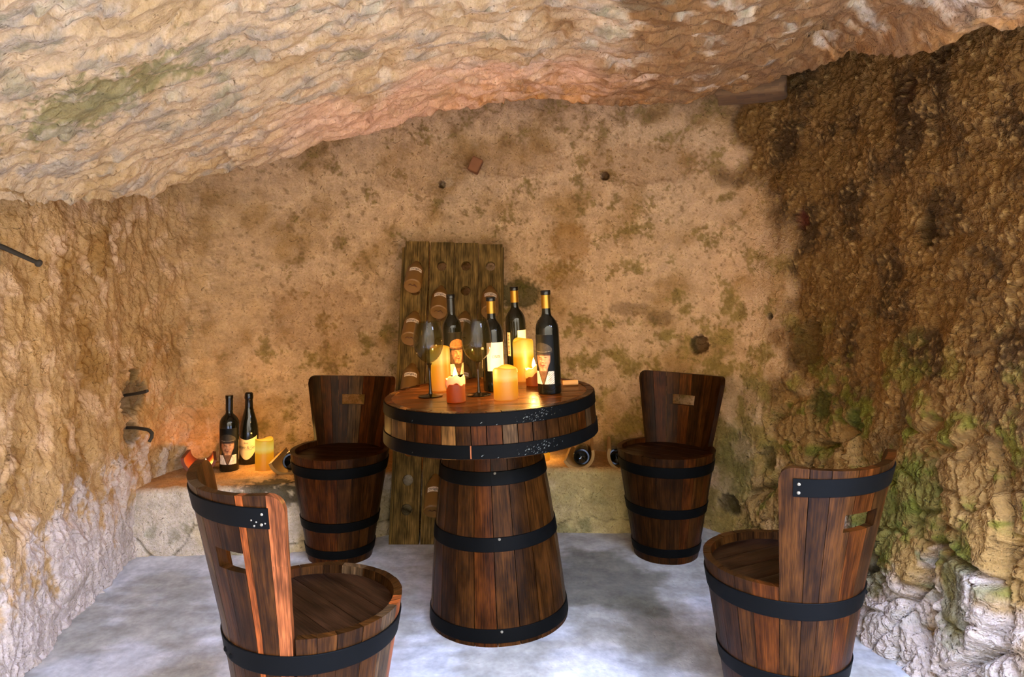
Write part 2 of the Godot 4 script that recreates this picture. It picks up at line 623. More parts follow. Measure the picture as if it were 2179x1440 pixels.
	M.cream = std(Color8(224, 186, 128), 0.6)
	M.tan_bottle = std(Color8(122, 86, 38), 0.5)
	M.tan_mark = std(Color8(84, 46, 22), 0.6)
	M.brick = std(Color8(128, 80, 44), 0.9)
	M.tile_red = std(Color8(104, 46, 24), 0.6)
	M.terracotta = std(Color8(152, 116, 62), 0.8)
	var smoke := std(Color(0.12, 0.11, 0.04, 0.5), 0.03)
	smoke.metallic_specular = 0.35
	smoke.transparency = BaseMaterial3D.TRANSPARENCY_ALPHA
	M.smoke = smoke
	M.smoke_dark = std(Color8(18, 14, 8), 0.05)
	# candles
	M.wick = std(Color8(30, 22, 18), 0.9)
	var flame := std(Color8(255, 214, 140), 0.6)
	flame.resource_name = "flame"
	flame.emission_enabled = true
	flame.emission = Color8(255, 222, 150)
	flame.emission_energy_multiplier = 16.0
	M.flame = flame
	M.red_wax = std(Color8(104, 58, 14), 0.45)
	M.red_wax.backlight_enabled = true
	M.red_wax.backlight = Color(1.0, 0.6, 0.14)
	M.melted_wax = std(Color8(240, 190, 120), 0.35)
	M.melted_wax.subsurf_scatter_enabled = true
	M.melted_wax.subsurf_scatter_strength = 0.5
	for e in [["lit_wax", 1.0], ["lit_wax_orange", 0.8]]:
		var g := Gradient.new()
		g.offsets = PackedFloat32Array([0.0, 0.05, 0.28, 0.37, 0.44, 0.75, 1.0])
		g.colors = PackedColorArray([Color8(255, 190, 40), Color8(255, 205, 60), Color8(255, 228, 110), Color8(255, 206, 70), Color8(255, 166, 14), Color8(250, 150, 12), Color8(226, 132, 44)])
		var gt := GradientTexture2D.new()
		gt.gradient = g
		gt.width = 8
		gt.height = 256
		gt.fill_from = Vector2(0, 0)
		gt.fill_to = Vector2(0, 1)
		var w := std(Color8(104, 60, 16), 0.45)
		w.resource_name = "candle_glow"
		w.emission_enabled = true
		w.emission = Color.WHITE
		w.emission_operator = BaseMaterial3D.EMISSION_OP_MULTIPLY
		w.emission_texture = gt
		w.emission_energy_multiplier = 1.15 * e[1]
		M[e[0]] = w
	M.portrait = std(Color.WHITE, 0.5, portrait(0))
	M.portrait.metallic_specular = 0.25
	M.portrait_woman = std(Color.WHITE, 0.5, portrait(1))
	M.portrait_woman.metallic_specular = 0.25
	M.barcode = std(Color.WHITE, 0.6, barcode())


func wood(tone: Color, rough: float, relief: float) -> StandardMaterial3D:
	var m := std(tone, rough, M.grain)
	m.heightmap_enabled = true
	m.heightmap_texture = M.grain_relief
	m.heightmap_scale = relief
	m.metallic_specular = 0.18
	return m


func barcode() -> ImageTexture:
	var im := Image.create(32, 128, false, Image.FORMAT_RGB8)
	im.fill(Color8(214, 190, 160))
	var rng := RandomNumberGenerator.new()
	rng.seed = 8
	var y := 6
	while y < 118:
		var h := rng.randi_range(1, 4)
		im.fill_rect(Rect2i(5, y, 20, h), Color8(70, 50, 36))
		y += h + rng.randi_range(2, 5)
	return ImageTexture.create_from_image(im)


# the printed portrait on a label: a plain head in a dark hat over an open white shirt
func portrait(kind: int) -> ImageTexture:
	var w := 96
	var h := 160
	var im := Image.create(w, h, false, Image.FORMAT_RGB8)
	var n := FastNoiseLite.new()
	n.seed = 40 + kind
	n.frequency = 0.06
	var bg := Color8(10, 10, 8)
	for y in h:
		for x in w:
			var fx := (x + 0.5) / w - 0.5
			var fy := (y + 0.5) / h
			var c := bg
			var t := n.get_noise_2d(x, y)
			if absf(fx) < 0.2 and fy > 0.6:
				c = Color8(112, 76, 48)
			if kind == 1 and Vector2(fx / 0.44, (fy - 0.58) / 0.26).length() < 1.0 and fy > 0.36:
				c = Color8(74, 48, 26)
			var half := 0.33 - 0.14 * smoothstep(0.5, 0.74, fy)
			if absf(fx) < half and fy > 0.34 and fy < 0.735 - 0.35 * fx * fx:
				var skin := Color8(186, 132, 92).lerp(Color8(132, 88, 58), smoothstep(0.1, -0.25, fx + 0.3 * t))
				skin = skin.lerp(Color8(110, 72, 50), 0.7 * smoothstep(half - 0.07, half, absf(fx)))
				# brow, eyes, nose, mouth, chin
				skin = skin.lerp(Color8(44, 30, 22), 0.85 * smoothstep(0.435, 0.40, fy))
				for side in [-1.0, 1.0]:
					var ed := Vector2((fx - 0.13 * side) / 0.065, (fy - 0.455) / 0.011).length()
					skin = skin.lerp(Color8(38, 26, 20), 0.7 * smoothstep(1.3, 0.4, ed))
					var cd := Vector2((fx - 0.17 * side) / 0.09, (fy - 0.54) / 0.05).length()
					skin = skin.lerp(Color8(206, 150, 108), 0.5 * smoothstep(1.0, 0.3, cd))
				skin = skin.lerp(Color8(216, 164, 122), 0.7 * smoothstep(0.045, 0.015, absf(fx - 0.01)) * smoothstep(0.43, 0.47, fy) * smoothstep(0.56, 0.54, fy))
				skin = skin.lerp(Color8(84, 54, 40), 0.75 * smoothstep(1.2, 0.6, Vector2(fx / 0.07, (fy - 0.562) / 0.012).length()))
				skin = skin.lerp(Color8(112, 52, 42), 0.85 * smoothstep(1.2, 0.7, Vector2(fx / 0.12, (fy - 0.617 - 0.1 * fx * fx) / 0.012).length()))
				skin = skin.lerp(Color8(104, 72, 52), 0.5 * smoothstep(1.1, 0.6, Vector2(fx / 0.09, (fy - 0.655) / 0.012).length()))
				c = skin
			# flat cap with a brim
			if Vector2(fx / 0.42, (fy - 0.31) / (0.15 - 0.05 * fx)).length() < 1.0 and fy < 0.37:
				c = Color8(70, 60, 46).lerp(Color8(38, 32, 25), smoothstep(0.2, -0.3, fx)) if kind == 0 else Color8(140, 92, 52)
			if absf(fx) < 0.44 and absf(fy - 0.372 + 0.14 * fx * fx) < 0.016:
				c = Color8(44, 37, 30) if kind == 0 else Color8(104, 66, 38)
			if absf(fx) < 0.34 and absf(fy - 0.348 + 0.14 * fx * fx) < 0.005:
				c = Color8(138, 124, 100)
			# open shirt
			if fy > 0.74 and absf(fx) > 0.05 + (0.99 - fy) * 0.72 and absf(fx) < 0.47:
				c = Color8(220, 202, 180)
				if fx > 0.2 and fmod(fy * 23.0 + fx * 9.0, 1.0) < 0.16:
					c = Color8(120, 96, 72)
			elif fy > 0.74 and absf(fx) > 0.02 + (0.99 - fy) * 0.66 and absf(fx) < 0.47:
				c = Color8(56, 42, 30)
			if c != bg:
				c = c * (1.0 + 0.22 * t)
			im.set_pixel(x, y, c)
	return ImageTexture.create_from_image(im)


# ------------------------------------------------------------------ cave shell
func spline2(p: PackedVector2Array, t: float) -> Vector2:
	var i := clampi(int(t), 0, p.size() - 2)
	return p[i].cubic_interpolate(p[i + 1], p[maxi(i - 1, 0)], p[mini(i + 2, p.size() - 1)], t - i)


func spline3(p: PackedVector3Array, t: float) -> Vector3:
	var i := clampi(int(t), 0, p.size() - 2)
	return p[i].cubic_interpolate(p[i + 1], p[maxi(i - 1, 0)], p[mini(i + 2, p.size() - 1)], t - i)


# marks on the wall: centre, half width, half height, how deep (+ into the rock), colour, how much colour
func wall_marks() -> Array:
	return [
		[Vector3(-0.336, 1.536, -3.58), 0.016, 0.020, 0.05, Color8(40, 32, 22), 0.9],
		[Vector3(-0.31, 1.545, -3.58), 0.028, 0.022, -0.006, Color8(214, 196, 160), 0.7],
		[Vector3(0.432, 1.570, -3.54), 0.021, 0.024, 0.05, Color8(70, 40, 20), 0.9],
		[Vector3(1.07, 0.932, -3.15), 0.018, 0.014, 0.04, Color8(40, 32, 20), 0.9],
		[Vector3(0.86, 0.785, -3.42), 0.045, 0.045, 0.07, Color8(60, 40, 22), 0.7],
		[Vector3(0.55, 0.94, -3.5), 0.10, 0.03, 0.006, Color8(92, 74, 38), 0.45],
		[Vector3(0.68, 0.90, -3.46), 0.06, 0.035, 0.006, Color8(92, 74, 38), 0.5],
		[Vector3(0.03, 1.01, -3.59), 0.10, 0.075, 0.012, Color8(78, 76, 34), 0.85],
		[Vector3(0.27, 1.25, -3.57), 0.10, 0.10, 0.004, Color8(146, 108, 42), 0.55],
		[Vector3(0.22, 1.10, -3.57), 0.12, 0.07, 0.003, Color8(140, 106, 44), 0.5],
		[Vector3(-0.45, 1.62, -3.57), 0.22, 0.13, 0.008, Color8(150, 118, 74), 0.4],
		[Vector3(-0.02, 1.66, -3.57), 0.25, 0.09, 0.008, Color8(150, 118, 74), 0.4],
		[Vector3(0.6, 1.62, -3.5), 0.3, 0.10, 0.008, Color8(146, 112, 70), 0.4],
		[Vector3(-1.52, 0.62, -2.98), 0.10, 0.075, 0.02, Color8(108, 98, 74), 0.9],
		[Vector3(-1.50, 0.60, -2.94), 0.05, 0.05, 0.03, Color8(160, 138, 106), 0.8],
		[Vector3(-1.49, 0.49, -2.96), 0.04, 0.05, 0.015, Color8(96, 86, 62), 0.8],
		[Vector3(-1.50, 0.71, -2.98), 0.03, 0.03, 0.02, Color8(84, 70, 34), 0.8],
		[Vector3(-1.50, 1.20, -2.2), 0.04, 0.05, 0.03, Color8(90, 76, 40), 0.8],
		[Vector3(-0.9, 0.9, -3.53), 0.25, 0.16, 0.004, Color8(150, 112, 66), 0.35],
		[Vector3(1.20, 0.62, -2.85), 0.06, 0.07, 0.02, Color8(74, 74, 28), 0.9],
		[Vector3(1.24, 0.60, -2.62), 0.045, 0.05, 0.015, Color8(78, 88, 30), 0.9],
		[Vector3(1.25, 1.26, -2.35), 0.045, 0.06, 0.04, Color8(56, 42, 18), 0.9],
		[Vector3(1.20, 1.72, -2.45), 0.05, 0.06, 0.02, Color8(70, 46, 22), 0.8],
		[Vector3(1.16, 0.84, -2.95), 0.09, 0.10, 0.03, Color8(92, 72, 34), 0.8],
		[Vector3(1.14, 1.33, -3.03), 0.03, 0.045, 0.02, Color8(84, 36, 20), 0.8],
		[Vector3(1.08, 0.36, -3.08), 0.05, 0.05, 0.03, Color8(80, 76, 40), 0.7],
		[Vector3(0.96, 0.30, -3.2), 0.10, 0.16, 0.004, Color8(92, 100, 54), 0.5],
		[Vector3(0.94, 0.13, -3.2), 0.06, 0.04, 0.03, Color8(52, 46, 24), 0.8],
		[Vector3(1.17, 0.32, -2.35), 0.14, 0.2, 0.0, Color8(86, 96, 36), 0.7],
		[Vector3(1.22, 0.48, -2.2), 0.12, 0.12, 0.0, Color8(84, 94, 34), 0.65],
		[Vector3(1.24, 0.3, -1.98), 0.07, 0.16, 0.0, Color8(84, 96, 40), 0.6],
	]


func build_walls() -> void:
	# columns: close together where the photograph looks, wide elsewhere
	var ts := PackedFloat32Array()
	var t := 0.0
	var last := FOOT.size() - 1.0
	while t < last:
		ts.append(t)
		var step := 0.0046 if t > 2.55 and t < 15.4 else (0.009 if t > 1.5 and t < 17.3 else 0.06)
		var e := 0.01
		var l := (spline2(UPPER, t + e) - spline2(UPPER, t)).length() / e
		t += minf(step / maxf(l, 0.05), 0.3)
	ts.append(last)
	var hs := PackedFloat32Array()
	var h := -0.06
	while h < 2.4:
		hs.append(h)
		h += 0.0047 if h < 1.92 else 0.08
	var nc := ts.size()
	var nr := hs.size()
	var marks := wall_marks()
	for m in marks:
		m[4] = m[4].srgb_to_linear()
	var vs := PackedVector3Array()
	var cs := PackedColorArray()
	vs.resize(nc * nr); cs.resize(nc * nr)
	var c_tan := lin(190, 160, 110)
	var c_pale := lin(214, 186, 146)
	var c_ochre := lin(160, 126, 72)
	var c_plaster := lin(208, 180, 140)
	var c_plaster2 := lin(176, 146, 98)
	var c_olive := lin(144, 128, 66)
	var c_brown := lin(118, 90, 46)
	var c_dark := lin(70, 52, 26)
	var c_light := lin(172, 144, 88)
	var c_white := lin(212, 208, 204)
	var c_moss := lin(100, 104, 30)
	var split_a := 0
	var split_b := 0
	for i in nc:
		var tt := ts[i]
		if tt < 5.9:
			split_a = i
		if tt < 11.6:
			split_b = i
		var f := spline2(FOOT, tt)
		var u := spline2(UPPER, tt)
		var d := spline2(UPPER, minf(tt + 0.02, last)) - spline2(UPPER, maxf(tt - 0.02, 0.0))
		var inw := Vector3(d.y, 0, d.x).normalized()
		inw = Vector3(-d.y, 0, -d.x).normalized() if inw.dot(Vector3(0 - u.x, 0, -1.6 + u.y)) < 0.0 else inw
		var tang := Vector3(d.x, 0, -d.y).normalized()
		var near: Array = []
		for m in marks:
			var c: Vector3 = m[0]
			if Vector2(c.x - u.x, -c.z - u.y).length() < m[1] * 1.5 + 0.2:
				near.append(m)
		for j in nr:
			var y := hs[j]
			var w := y / 1.1
			if w > 1.0:
				w = 1.0 + (w - 1.0) * 0.25
			var q := f.lerp(u, w)
			var p := Vector3(q.x, y, -q.y)
			var wv := n_warp.get_noise_3dv(p)
			var pw := p + Vector3(wv, n_warp.get_noise_3d(p.y + 9.0, p.z, p.x), wv * 0.7) * 0.035
			var big := n_big.get_noise_3dv(p)
			var fine := n_fine.get_noise_3dv(p)
			var patch := n_patch.get_noise_3dv(p * 1.3)
			var patch2 := n_patch.get_noise_3d(p.x * 2.7 + 5.0, p.y * 2.7, p.z * 2.7)
			var wr := smoothstep(-0.25, 0.25, tt - (11.25 + 0.85 * smoothstep(1.75, 1.0, y)) + wv * 0.5)
			var wl := 1.0 - smoothstep(5.2, 7.3, tt + patch * 0.8)
			var wb := clampf(1.0 - wr - wl, 0.0, 1.0)
			var bump := big * (0.016 * wb + 0.03 * wl + 0.03 * wr) + fine * (0.0012 * wb + 0.0035 * wl + 0.0075 * wr)
			var col := c_plaster.lerp(c_plaster2, smoothstep(-0.1, 0.5, patch)).lerp(c_olive, 0.8 * smoothstep(0.0, 0.5, patch2 + 0.45 - 0.62 * y + 0.14 * p.x + 0.12 * fine))
			col = col.lerp(c_brown, 0.5 * wb * smoothstep(0.1, 0.6, patch2 + 0.3 * fine + 0.4 * patch + 0.9 * (y - 1.42) * smoothstep(-0.9, 0.4, p.x)))  # brown mottles, denser high up where the ceiling lip's shade is painted in
			if wl > 0.0:
				var ps := Vector3(pw.x, pw.y * 0.62 + pw.z * 0.12, pw.z)
				var r1 := n_mid.get_noise_3dv(ps)
				var r2 := n_ridge.get_noise_3dv(ps * 1.5)
				var ck := n_crack.get_noise_3dv(ps * 1.3) + 1.0
				var along := p.x - p.z
				var sa := along * 5.0 + y * 2.2 + 1.6 * wv + 2.2 * big
				var sb := along * 13.0 + y * 4.0 + 4.5 * wv + 3.0 * big + 0.8 * r1
				sa -= floorf(sa)
				sb -= floorf(sb)
				var flake := 0.016 * ((sa if sa < 0.9 else (1.0 - sa) * 9.0) - 0.5) * smoothstep(-0.3, 0.3, patch) + 0.006 * ((sb if sb < 0.88 else (1.0 - sb) * 7.3) - 0.5) * smoothstep(-0.25, 0.25, patch2)
				bump += wl * (0.012 * r1 + 0.007 * r2 + flake - 0.006 * smoothstep(0.14, 0.0, ck) * smoothstep(0.0, 0.3, patch))
				var lc := c_tan.lerp(c_ochre, smoothstep(0.0, 0.45, patch + 0.3 * r2 - 0.1)).lerp(c_pale, smoothstep(0.05, 0.45, patch2))
				# cool daylight near the ground painted in as ragged pale patches
				lc = lc.lerp(c_white, smoothstep(-0.05, 0.08, 0.33 - y + 0.26 * patch + 0.2 * r1 + 0.12 * fine) * 0.75)
				col = col.lerp(lc, wl)
			if wr > 0.0:
				var pr := Vector3(pw.x, pw.y * 0.6 - pw.z * 0.28, pw.z * 1.15 + pw.y * 0.3)
				var low := smoothstep(0.85, 0.35, y + 0.15 * patch)
				var r1 := n_mid.get_noise_3dv(pw * 0.8)
				var r2 := n_mid.get_noise_3dv(pw * 2.1 + Vector3(3, 1, 2))
				var ck := n_crack.get_noise_3dv(pr * 1.25) + 1.0
				var bk := n_block.get_noise_3dv(pr) + 1.0
				var bv := n_blockval.get_noise_3dv(pr)
				var gr := n_grain.get_noise_3dv(pw)
				var r3 := n_ridge.get_noise_3dv(pr * 1.2)
				var plate := n_blockval.get_noise_3dv(pr * 2.6 + Vector3(5, 0, 0))
				bump += wr * (lerpf(0.015, 0.007, low) * r1 + 0.004 * r2 - 0.006 * gr * (1.0 - 0.6 * low) + (0.003 + 0.007 * low) * plate - (0.006 + 0.012 * low) * smoothstep(0.11, 0.0, ck) + low * (0.034 * bv - 0.06 * smoothstep(0.10, 0.0, bk)) - 0.01)
				var rc := c_brown.lerp(c_dark, smoothstep(-0.05, 0.4, patch + 0.25 * r2)).lerp(c_light, 0.8 * smoothstep(0.1, 0.6, 0.5 * r2 + 0.7 * fine + 0.3 * patch2)).lerp(c_dark, 0.6 * smoothstep(0.15, 0.5, -fine + 0.2 * patch))
				rc = rc.lerp(c_light, 0.6 * low).lerp(c_dark, 0.6 * smoothstep(0.07, 0.0, ck) * (0.4 + 0.6 * low))
				rc = rc.lerp(c_moss, 0.85 * smoothstep(0.0, 0.3, patch2 + 0.25 * r2 - 0.06) * smoothstep(1.1, 0.6, y))
				rc = rc.lerp(c_white, smoothstep(-0.05, 0.10, 0.27 - y + 0.25 * patch + 0.15 * r1) * 0.7 * smoothstep(2.8, 2.55, -p.z))  # paler foot: cool daylight painted into the rock colour here too
				col = col.lerp(rc, wr)
			if wb > 0.0:
				var pit := n_spot.get_noise_3dv(p)
				bump -= wb * 0.004 * smoothstep(0.32, 0.5, pit)
				col = col.lerp(c_plaster2.darkened(0.35), wb * 0.7 * smoothstep(0.40, 0.50, pit + 0.3 * patch2 + 0.2 * fine))
				col = col.lerp(c_olive.darkened(0.15), wb * 0.6 * smoothstep(0.12, 0.3, fine * 0.6 + 0.9 * patch2 + 0.12 * p.x - 0.1 * y))
			for m in near:
				var rel: Vector3 = p - m[0]
				var k := Vector2(rel.dot(tang) / m[1], rel.y / m[2]).length() + 0.28 * n_spot.get_noise_3dv(p * 1.7) + 0.1 * fine
				if k < 1.3:
					bump -= m[3] * smoothstep(1.05, 0.7, k)
					col = col.lerp(m[4], m[5] * smoothstep(1.2, 0.75, k + 0.25 * patch2))
			vs[i * nr + j] = p + inw * bump
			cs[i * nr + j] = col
	# one smooth surface, cut into three named walls, each with a thick back
	var idx := PackedInt32Array()
	idx.resize((nc - 1) * (nr - 1) * 6)
	var o := 0
	for i in nc - 1:
		for j in nr - 1:
			var a := i * nr + j
			var b := a + nr
			idx[o] = a; idx[o + 1] = a + 1; idx[o + 2] = b
			idx[o + 3] = b; idx[o + 4] = a + 1; idx[o + 5] = b + 1
			o += 6
	var arr := []
	arr.resize(Mesh.ARRAY_MAX)
	arr[Mesh.ARRAY_VERTEX] = vs
	arr[Mesh.ARRAY_INDEX] = idx
	var st := SurfaceTool.new()
	st.create_from_arrays(arr)
	st.generate_normals()
	var done := st.commit_to_arrays()
	var nv: PackedVector3Array = done[Mesh.ARRAY_NORMAL]
	var names := ["wall_left", "wall_back", "wall_right"]
	var labels := ["rough tan cave rock wall with crusty relief and iron hooks", "smooth plastered back wall of the cave behind the bottle rack", "dark brown cracked cave rock wall with mossy blocks at its foot"]
	var cuts := [0, split_a, split_b, nc - 1]
	for s in 3:
		var i0: int = cuts[s]
		var i1: int = cuts[s + 1]
		var base := i0 * nr
		var vv := vs.slice(base, (i1 + 1) * nr)
		var nn := nv.slice(base, (i1 + 1) * nr)
		var cc := cs.slice(base, (i1 + 1) * nr)
		var ii := PackedInt32Array()
		var per := (nr - 1) * 6
		ii = idx.slice(i0 * per, i1 * per)
		for k in ii.size():
			ii[k] -= base
		# thick back, 40 cm out, joined over the top and at the two ends
		var step := 12
		var prev := -1
		var first := true
		var i := i0
		while true:
			var tt := ts[i]
			var u := spline2(UPPER, tt)
			var d := spline2(UPPER, minf(tt + 0.02, last)) - spline2(UPPER, maxf(tt - 0.02, 0.0))
			var outw := nn[(i - i0) * nr + nr / 2]
			var flat := Vector3(outw.x, 0, outw.z).normalized() * -0.4
			var at := vv.size()
			var top: Vector3 = vs[i * nr + nr - 1]
			for v in [top, Vector3(u.x, 2.4, -u.y) + flat, Vector3(u.x, -0.1, -u.y) + flat, vs[i * nr]]:
				vv.append(v); cc.append(c_brown)
				nn.append(flat.normalized())
			if prev >= 0:
				for k in 3:
					ii.append_array(PackedInt32Array([prev + k, prev + k + 1, at + k, at + k, prev + k + 1, at + k + 1]))
			prev = at
			if i == i1:
				break
			i = mini(i + step, i1)
		var a2 := []
		a2.resize(Mesh.ARRAY_MAX)
		a2[Mesh.ARRAY_VERTEX] = vv
		a2[Mesh.ARRAY_NORMAL] = nn
		a2[Mesh.ARRAY_COLOR] = cc
		a2[Mesh.ARRAY_INDEX] = ii
		var am := ArrayMesh.new()
		am.add_surface_from_arrays(Mesh.PRIMITIVE_TRIANGLES, a2)
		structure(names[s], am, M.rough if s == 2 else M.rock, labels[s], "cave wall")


func build_ceiling() -> void:
	var ts := PackedFloat32Array()
	var t := 0.0
	var last := LIP.size() - 1.0
	while t < last:
		ts.append(t)
		var e := 0.01
		var l := (spline3(LIP, t + e) - spline3(LIP, t)).length() / e
		t += minf(0.0075 / maxf(l, 0.02), 0.3)
	ts.append(last)
	# rows: fraction of the way from the mouth to the lip, then round the lip and up behind it
	var roll := PackedVector2Array([Vector2(-0.05, 0.012), Vector2(-0.01, 0.0), Vector2(0.03, 0.004), Vector2(0.06, 0.025), Vector2(0.085, 0.06), Vector2(0.12, 0.11), Vector2(0.2, 0.18), Vector2(0.45, 0.28), Vector2(1.3, 0.46)])
	var rows: Array = []
	for k in 9:
		rows.append([0, k / 9.0])
	for k in 240:
		rows.append([1, k / 240.0])
	for k in 70:
		rows.append([2, k / 70.0 * 5.0])
	for k in 7:
		rows.append([2, 5.0 + k * 0.5])
	var nc := ts.size()
	var nr := rows.size()
	var vs := PackedVector3Array()
	var cs := PackedColorArray()
	vs.resize(nc * nr); cs.resize(nc * nr)
	var c_tan := lin(194, 172, 134)
	var c_ochre := lin(178, 152, 106)
	var c_pink := lin(214, 174, 140)
	var c_orange := lin(190, 136, 66)
	var c_grey := lin(156, 148, 130)
	var c_green := lin(118, 116, 66)
	var c_white := lin(226, 214, 190)
	var c_dark := lin(86, 78, 52)
	var c_rust := lin(128, 92, 50)
	for i in nc:
		var L := spline3(LIP, ts[i])
		var hn := maxf(L.y + 0.16, 1.58 + 0.09 * (L.x + 1.5))
		# the mouth is open towards the right
		var z0 := lerpf(-0.5, 0.75, clampf((L.x + 1.9) / 3.4, 0.0, 1.0))
		for j in nr:
			var kind: int = rows[j][0]
			var v: float = rows[j][1]
			var z := 0.0
			var y := 0.0
			var dir := Vector3(0, -0.93, 0.36)
			if kind < 2:
				z = lerpf(z0, 1.0, v) if kind == 0 else lerpf(1.0, L.z - 0.05, v)
				var s := clampf((z - z0) / (L.z - 0.05 - z0), 0.0, 1.0)
				y = lerpf(hn, L.y + 0.012, s * s * (1.6 - 0.6 * s))
			else:
				var r := spline2(roll, v)
				z = L.z + r.x
				y = L.y + r.y
				dir = dir.lerp(Vector3(0, -0.5, -0.85), smoothstep(0.0, 4.0, v)).normalized()
			var p := Vector3(L.x, y, -z)
			var w := L.z - z
			var warp := n_warp.get_noise_3dv(p * 0.8)
			var warp2 := n_warp.get_noise_3d(p.x * 2.2 + 7.0, p.y * 2.2, p.z * 2.2)
			var big := n_big.get_noise_3dv(p)
			var mid := n_mid.get_noise_3d(p.x * 0.75, p.y, p.z * 1.3)
			var fine := n_fine.get_noise_3dv(p)
			var ridge := n_ridge.get_noise_3d(p.x * 0.6, p.y, p.z * 1.5)
			var patch := n_patch.get_noise_3dv(p * 1.2)
			var patch2 := n_patch.get_noise_3d(p.x * 2.6 + 3.0, p.y * 2.6, p.z * 2.6)
			var s1 := w * 5.0 + warp * 1.2 + warp2 * 0.5 - p.x * 0.5
			var s2 := w * 15.0 + warp * 3.0 + warp2 * 1.6 - p.x * 1.1
			var f1 := s1 - floorf(s1)
			var f2 := s2 - floorf(s2)
			var step1 := f1 if f1 < 0.86 else (1.0 - f1) * 6.1
			var step2 := f2 if f2 < 0.84 else (1.0 - f2) * 5.2
			var fade := 1.0 if kind == 1 else (smoothstep(8.0, 3.0, v) if kind == 2 else 0.5)
			var bump := fade * (0.026 * big + 0.028 * (step1 - 0.5) * smoothstep(-0.5, 0.2, patch) + 0.006 * (step2 - 0.5) * smoothstep(-0.3, 0.3, patch2) + 0.018 * mid + 0.005 * ridge + 0.0055 * fine)
			vs[i * nr + j] = p + dir * bump
			var col := c_tan.lerp(c_ochre, 0.8 * smoothstep(0.0, 0.5, patch + 0.2 * ridge)).lerp(c_white, 0.6 * smoothstep(0.1, 0.5, patch2))
			col = col.lerp(c_grey, 0.75 * smoothstep(0.02, 0.4, mid + 0.6 * patch2 - 0.4 * patch - 0.05))
			var pink := smoothstep(0.55, 0.15, w + 0.35 * patch) * smoothstep(-1.05, -0.55, p.x) * smoothstep(0.75, 0.35, p.x)
			col = col.lerp(c_pink, 0.85 * pink)
			var orange := smoothstep(0.45, 0.1, w + 0.4 * patch2) * smoothstep(-0.45, 0.0, p.x) * smoothstep(-0.05, 0.25, patch2 + 0.4 * ridge - 0.1)
			col = col.lerp(c_orange, 0.8 * orange)  # orange rock patches, with candle glow over the table put into the colour
			col = col.lerp(c_green, 0.75 * smoothstep(1.0, 0.6, Vector2((p.x + 1.02) / 0.26, (z - 1.9) / 0.15).length() + patch2 * 0.9 + fine * 0.7 + ridge * 0.3))
			col = col.lerp(c_green, 0.5 * smoothstep(0.2, 0.5, patch2 - 0.3 * patch) * smoothstep(0.3, 0.8, w))
			col = col.lerp(c_dark, 0.8 * smoothstep(1.0, 0.7, Vector2((p.x - 0.42) / 0.16, (z - 2.1) / 0.12).length() + patch2 * 0.8))
			col = col.lerp(c_white, 0.85 * smoothstep(1.0, 0.6, Vector2((p.x - 1.12) / 0.09, (z - 1.92) / 0.12).length() + patch2 * 0.5))
			col = col.lerp(c_rust, 0.85 * smoothstep(0.05, 0.55, p.x + 0.4 * patch + 0.2 * ridge) * smoothstep(0.45, 0.05, patch2 + 0.2 * fine))
			cs[i * nr + j] = col
	var idx := PackedInt32Array()
	idx.resize((nc - 1) * (nr - 1) * 6)
	var o := 0
	for i in nc - 1:
		for j in nr - 1:
			var a := i * nr + j
			var b := a + nr
			idx[o] = a; idx[o + 1] = a + 1; idx[o + 2] = b
			idx[o + 3] = b; idx[o + 4] = a + 1; idx[o + 5] = b + 1
			o += 6
	# the top of the slab, half a metre up
	var prev := -1
	var i := 0
	while true:
		var L := spline3(LIP, ts[i])
		var at := vs.size()
		for v in [vs[i * nr], Vector3(L.x, 2.4, vs[i * nr].z - 0.05), Vector3(L.x, 2.9, -1.7), Vector3(L.x, 2.9, -L.z - 1.3), vs[i * nr + nr - 1]]:
			vs.append(v)
			cs.append(c_ochre)
		if prev >= 0:
			for k in 4:
				idx.append_array(PackedInt32Array([at + k, at + k + 1, prev + k, prev + k, at + k + 1, prev + k + 1]))
		prev = at
		if i == nc - 1:
			break
		i = mini(i + 10, nc - 1)
	var arr := []
	arr.resize(Mesh.ARRAY_MAX)
	arr[Mesh.ARRAY_VERTEX] = vs
	arr[Mesh.ARRAY_COLOR] = cs
	arr[Mesh.ARRAY_INDEX] = idx
	var st := SurfaceTool.new()
	st.create_from_arrays(arr)
	st.generate_normals()
	structure("ceiling", st.commit(), M.rock, "overhanging layered rock ceiling slab with pink and ochre lip", "cave ceiling")


func grid_mesh(vs: PackedVector3Array, cs: PackedColorArray, nc: int, nr: int) -> ArrayMesh:
	var idx := PackedInt32Array()
	idx.resize((nc - 1) * (nr - 1) * 6)
	var o := 0
	for i in nc - 1:
		for j in nr - 1:
			var a := i * nr + j
			var b := a + nr
			idx[o] = a; idx[o + 1] = a + 1; idx[o + 2] = b
			idx[o + 3] = b; idx[o + 4] = a + 1; idx[o + 5] = b + 1
			o += 6
	var arr := []
	arr.resize(Mesh.ARRAY_MAX)
	arr[Mesh.ARRAY_VERTEX] = vs
	arr[Mesh.ARRAY_COLOR] = cs
	arr[Mesh.ARRAY_INDEX] = idx
	var st := SurfaceTool.new()
	st.create_from_arrays(arr)
	st.generate_normals()
	return st.commit()


func floor_height(x: float, z: float) -> float:
	var y := 0.006 * n_big.get_noise_3d(x * 0.8, 0.0, z * 0.8) + 0.0012 * n_mid.get_noise_3d(x, 0.3, z)
	var d := Vector2(x - TABLE_AT.x, z - TABLE_AT.z)
	var k := smoothstep(0.55, 0.26, d.length())
	return lerpf(y, d.x * TABLE_TILT, k)


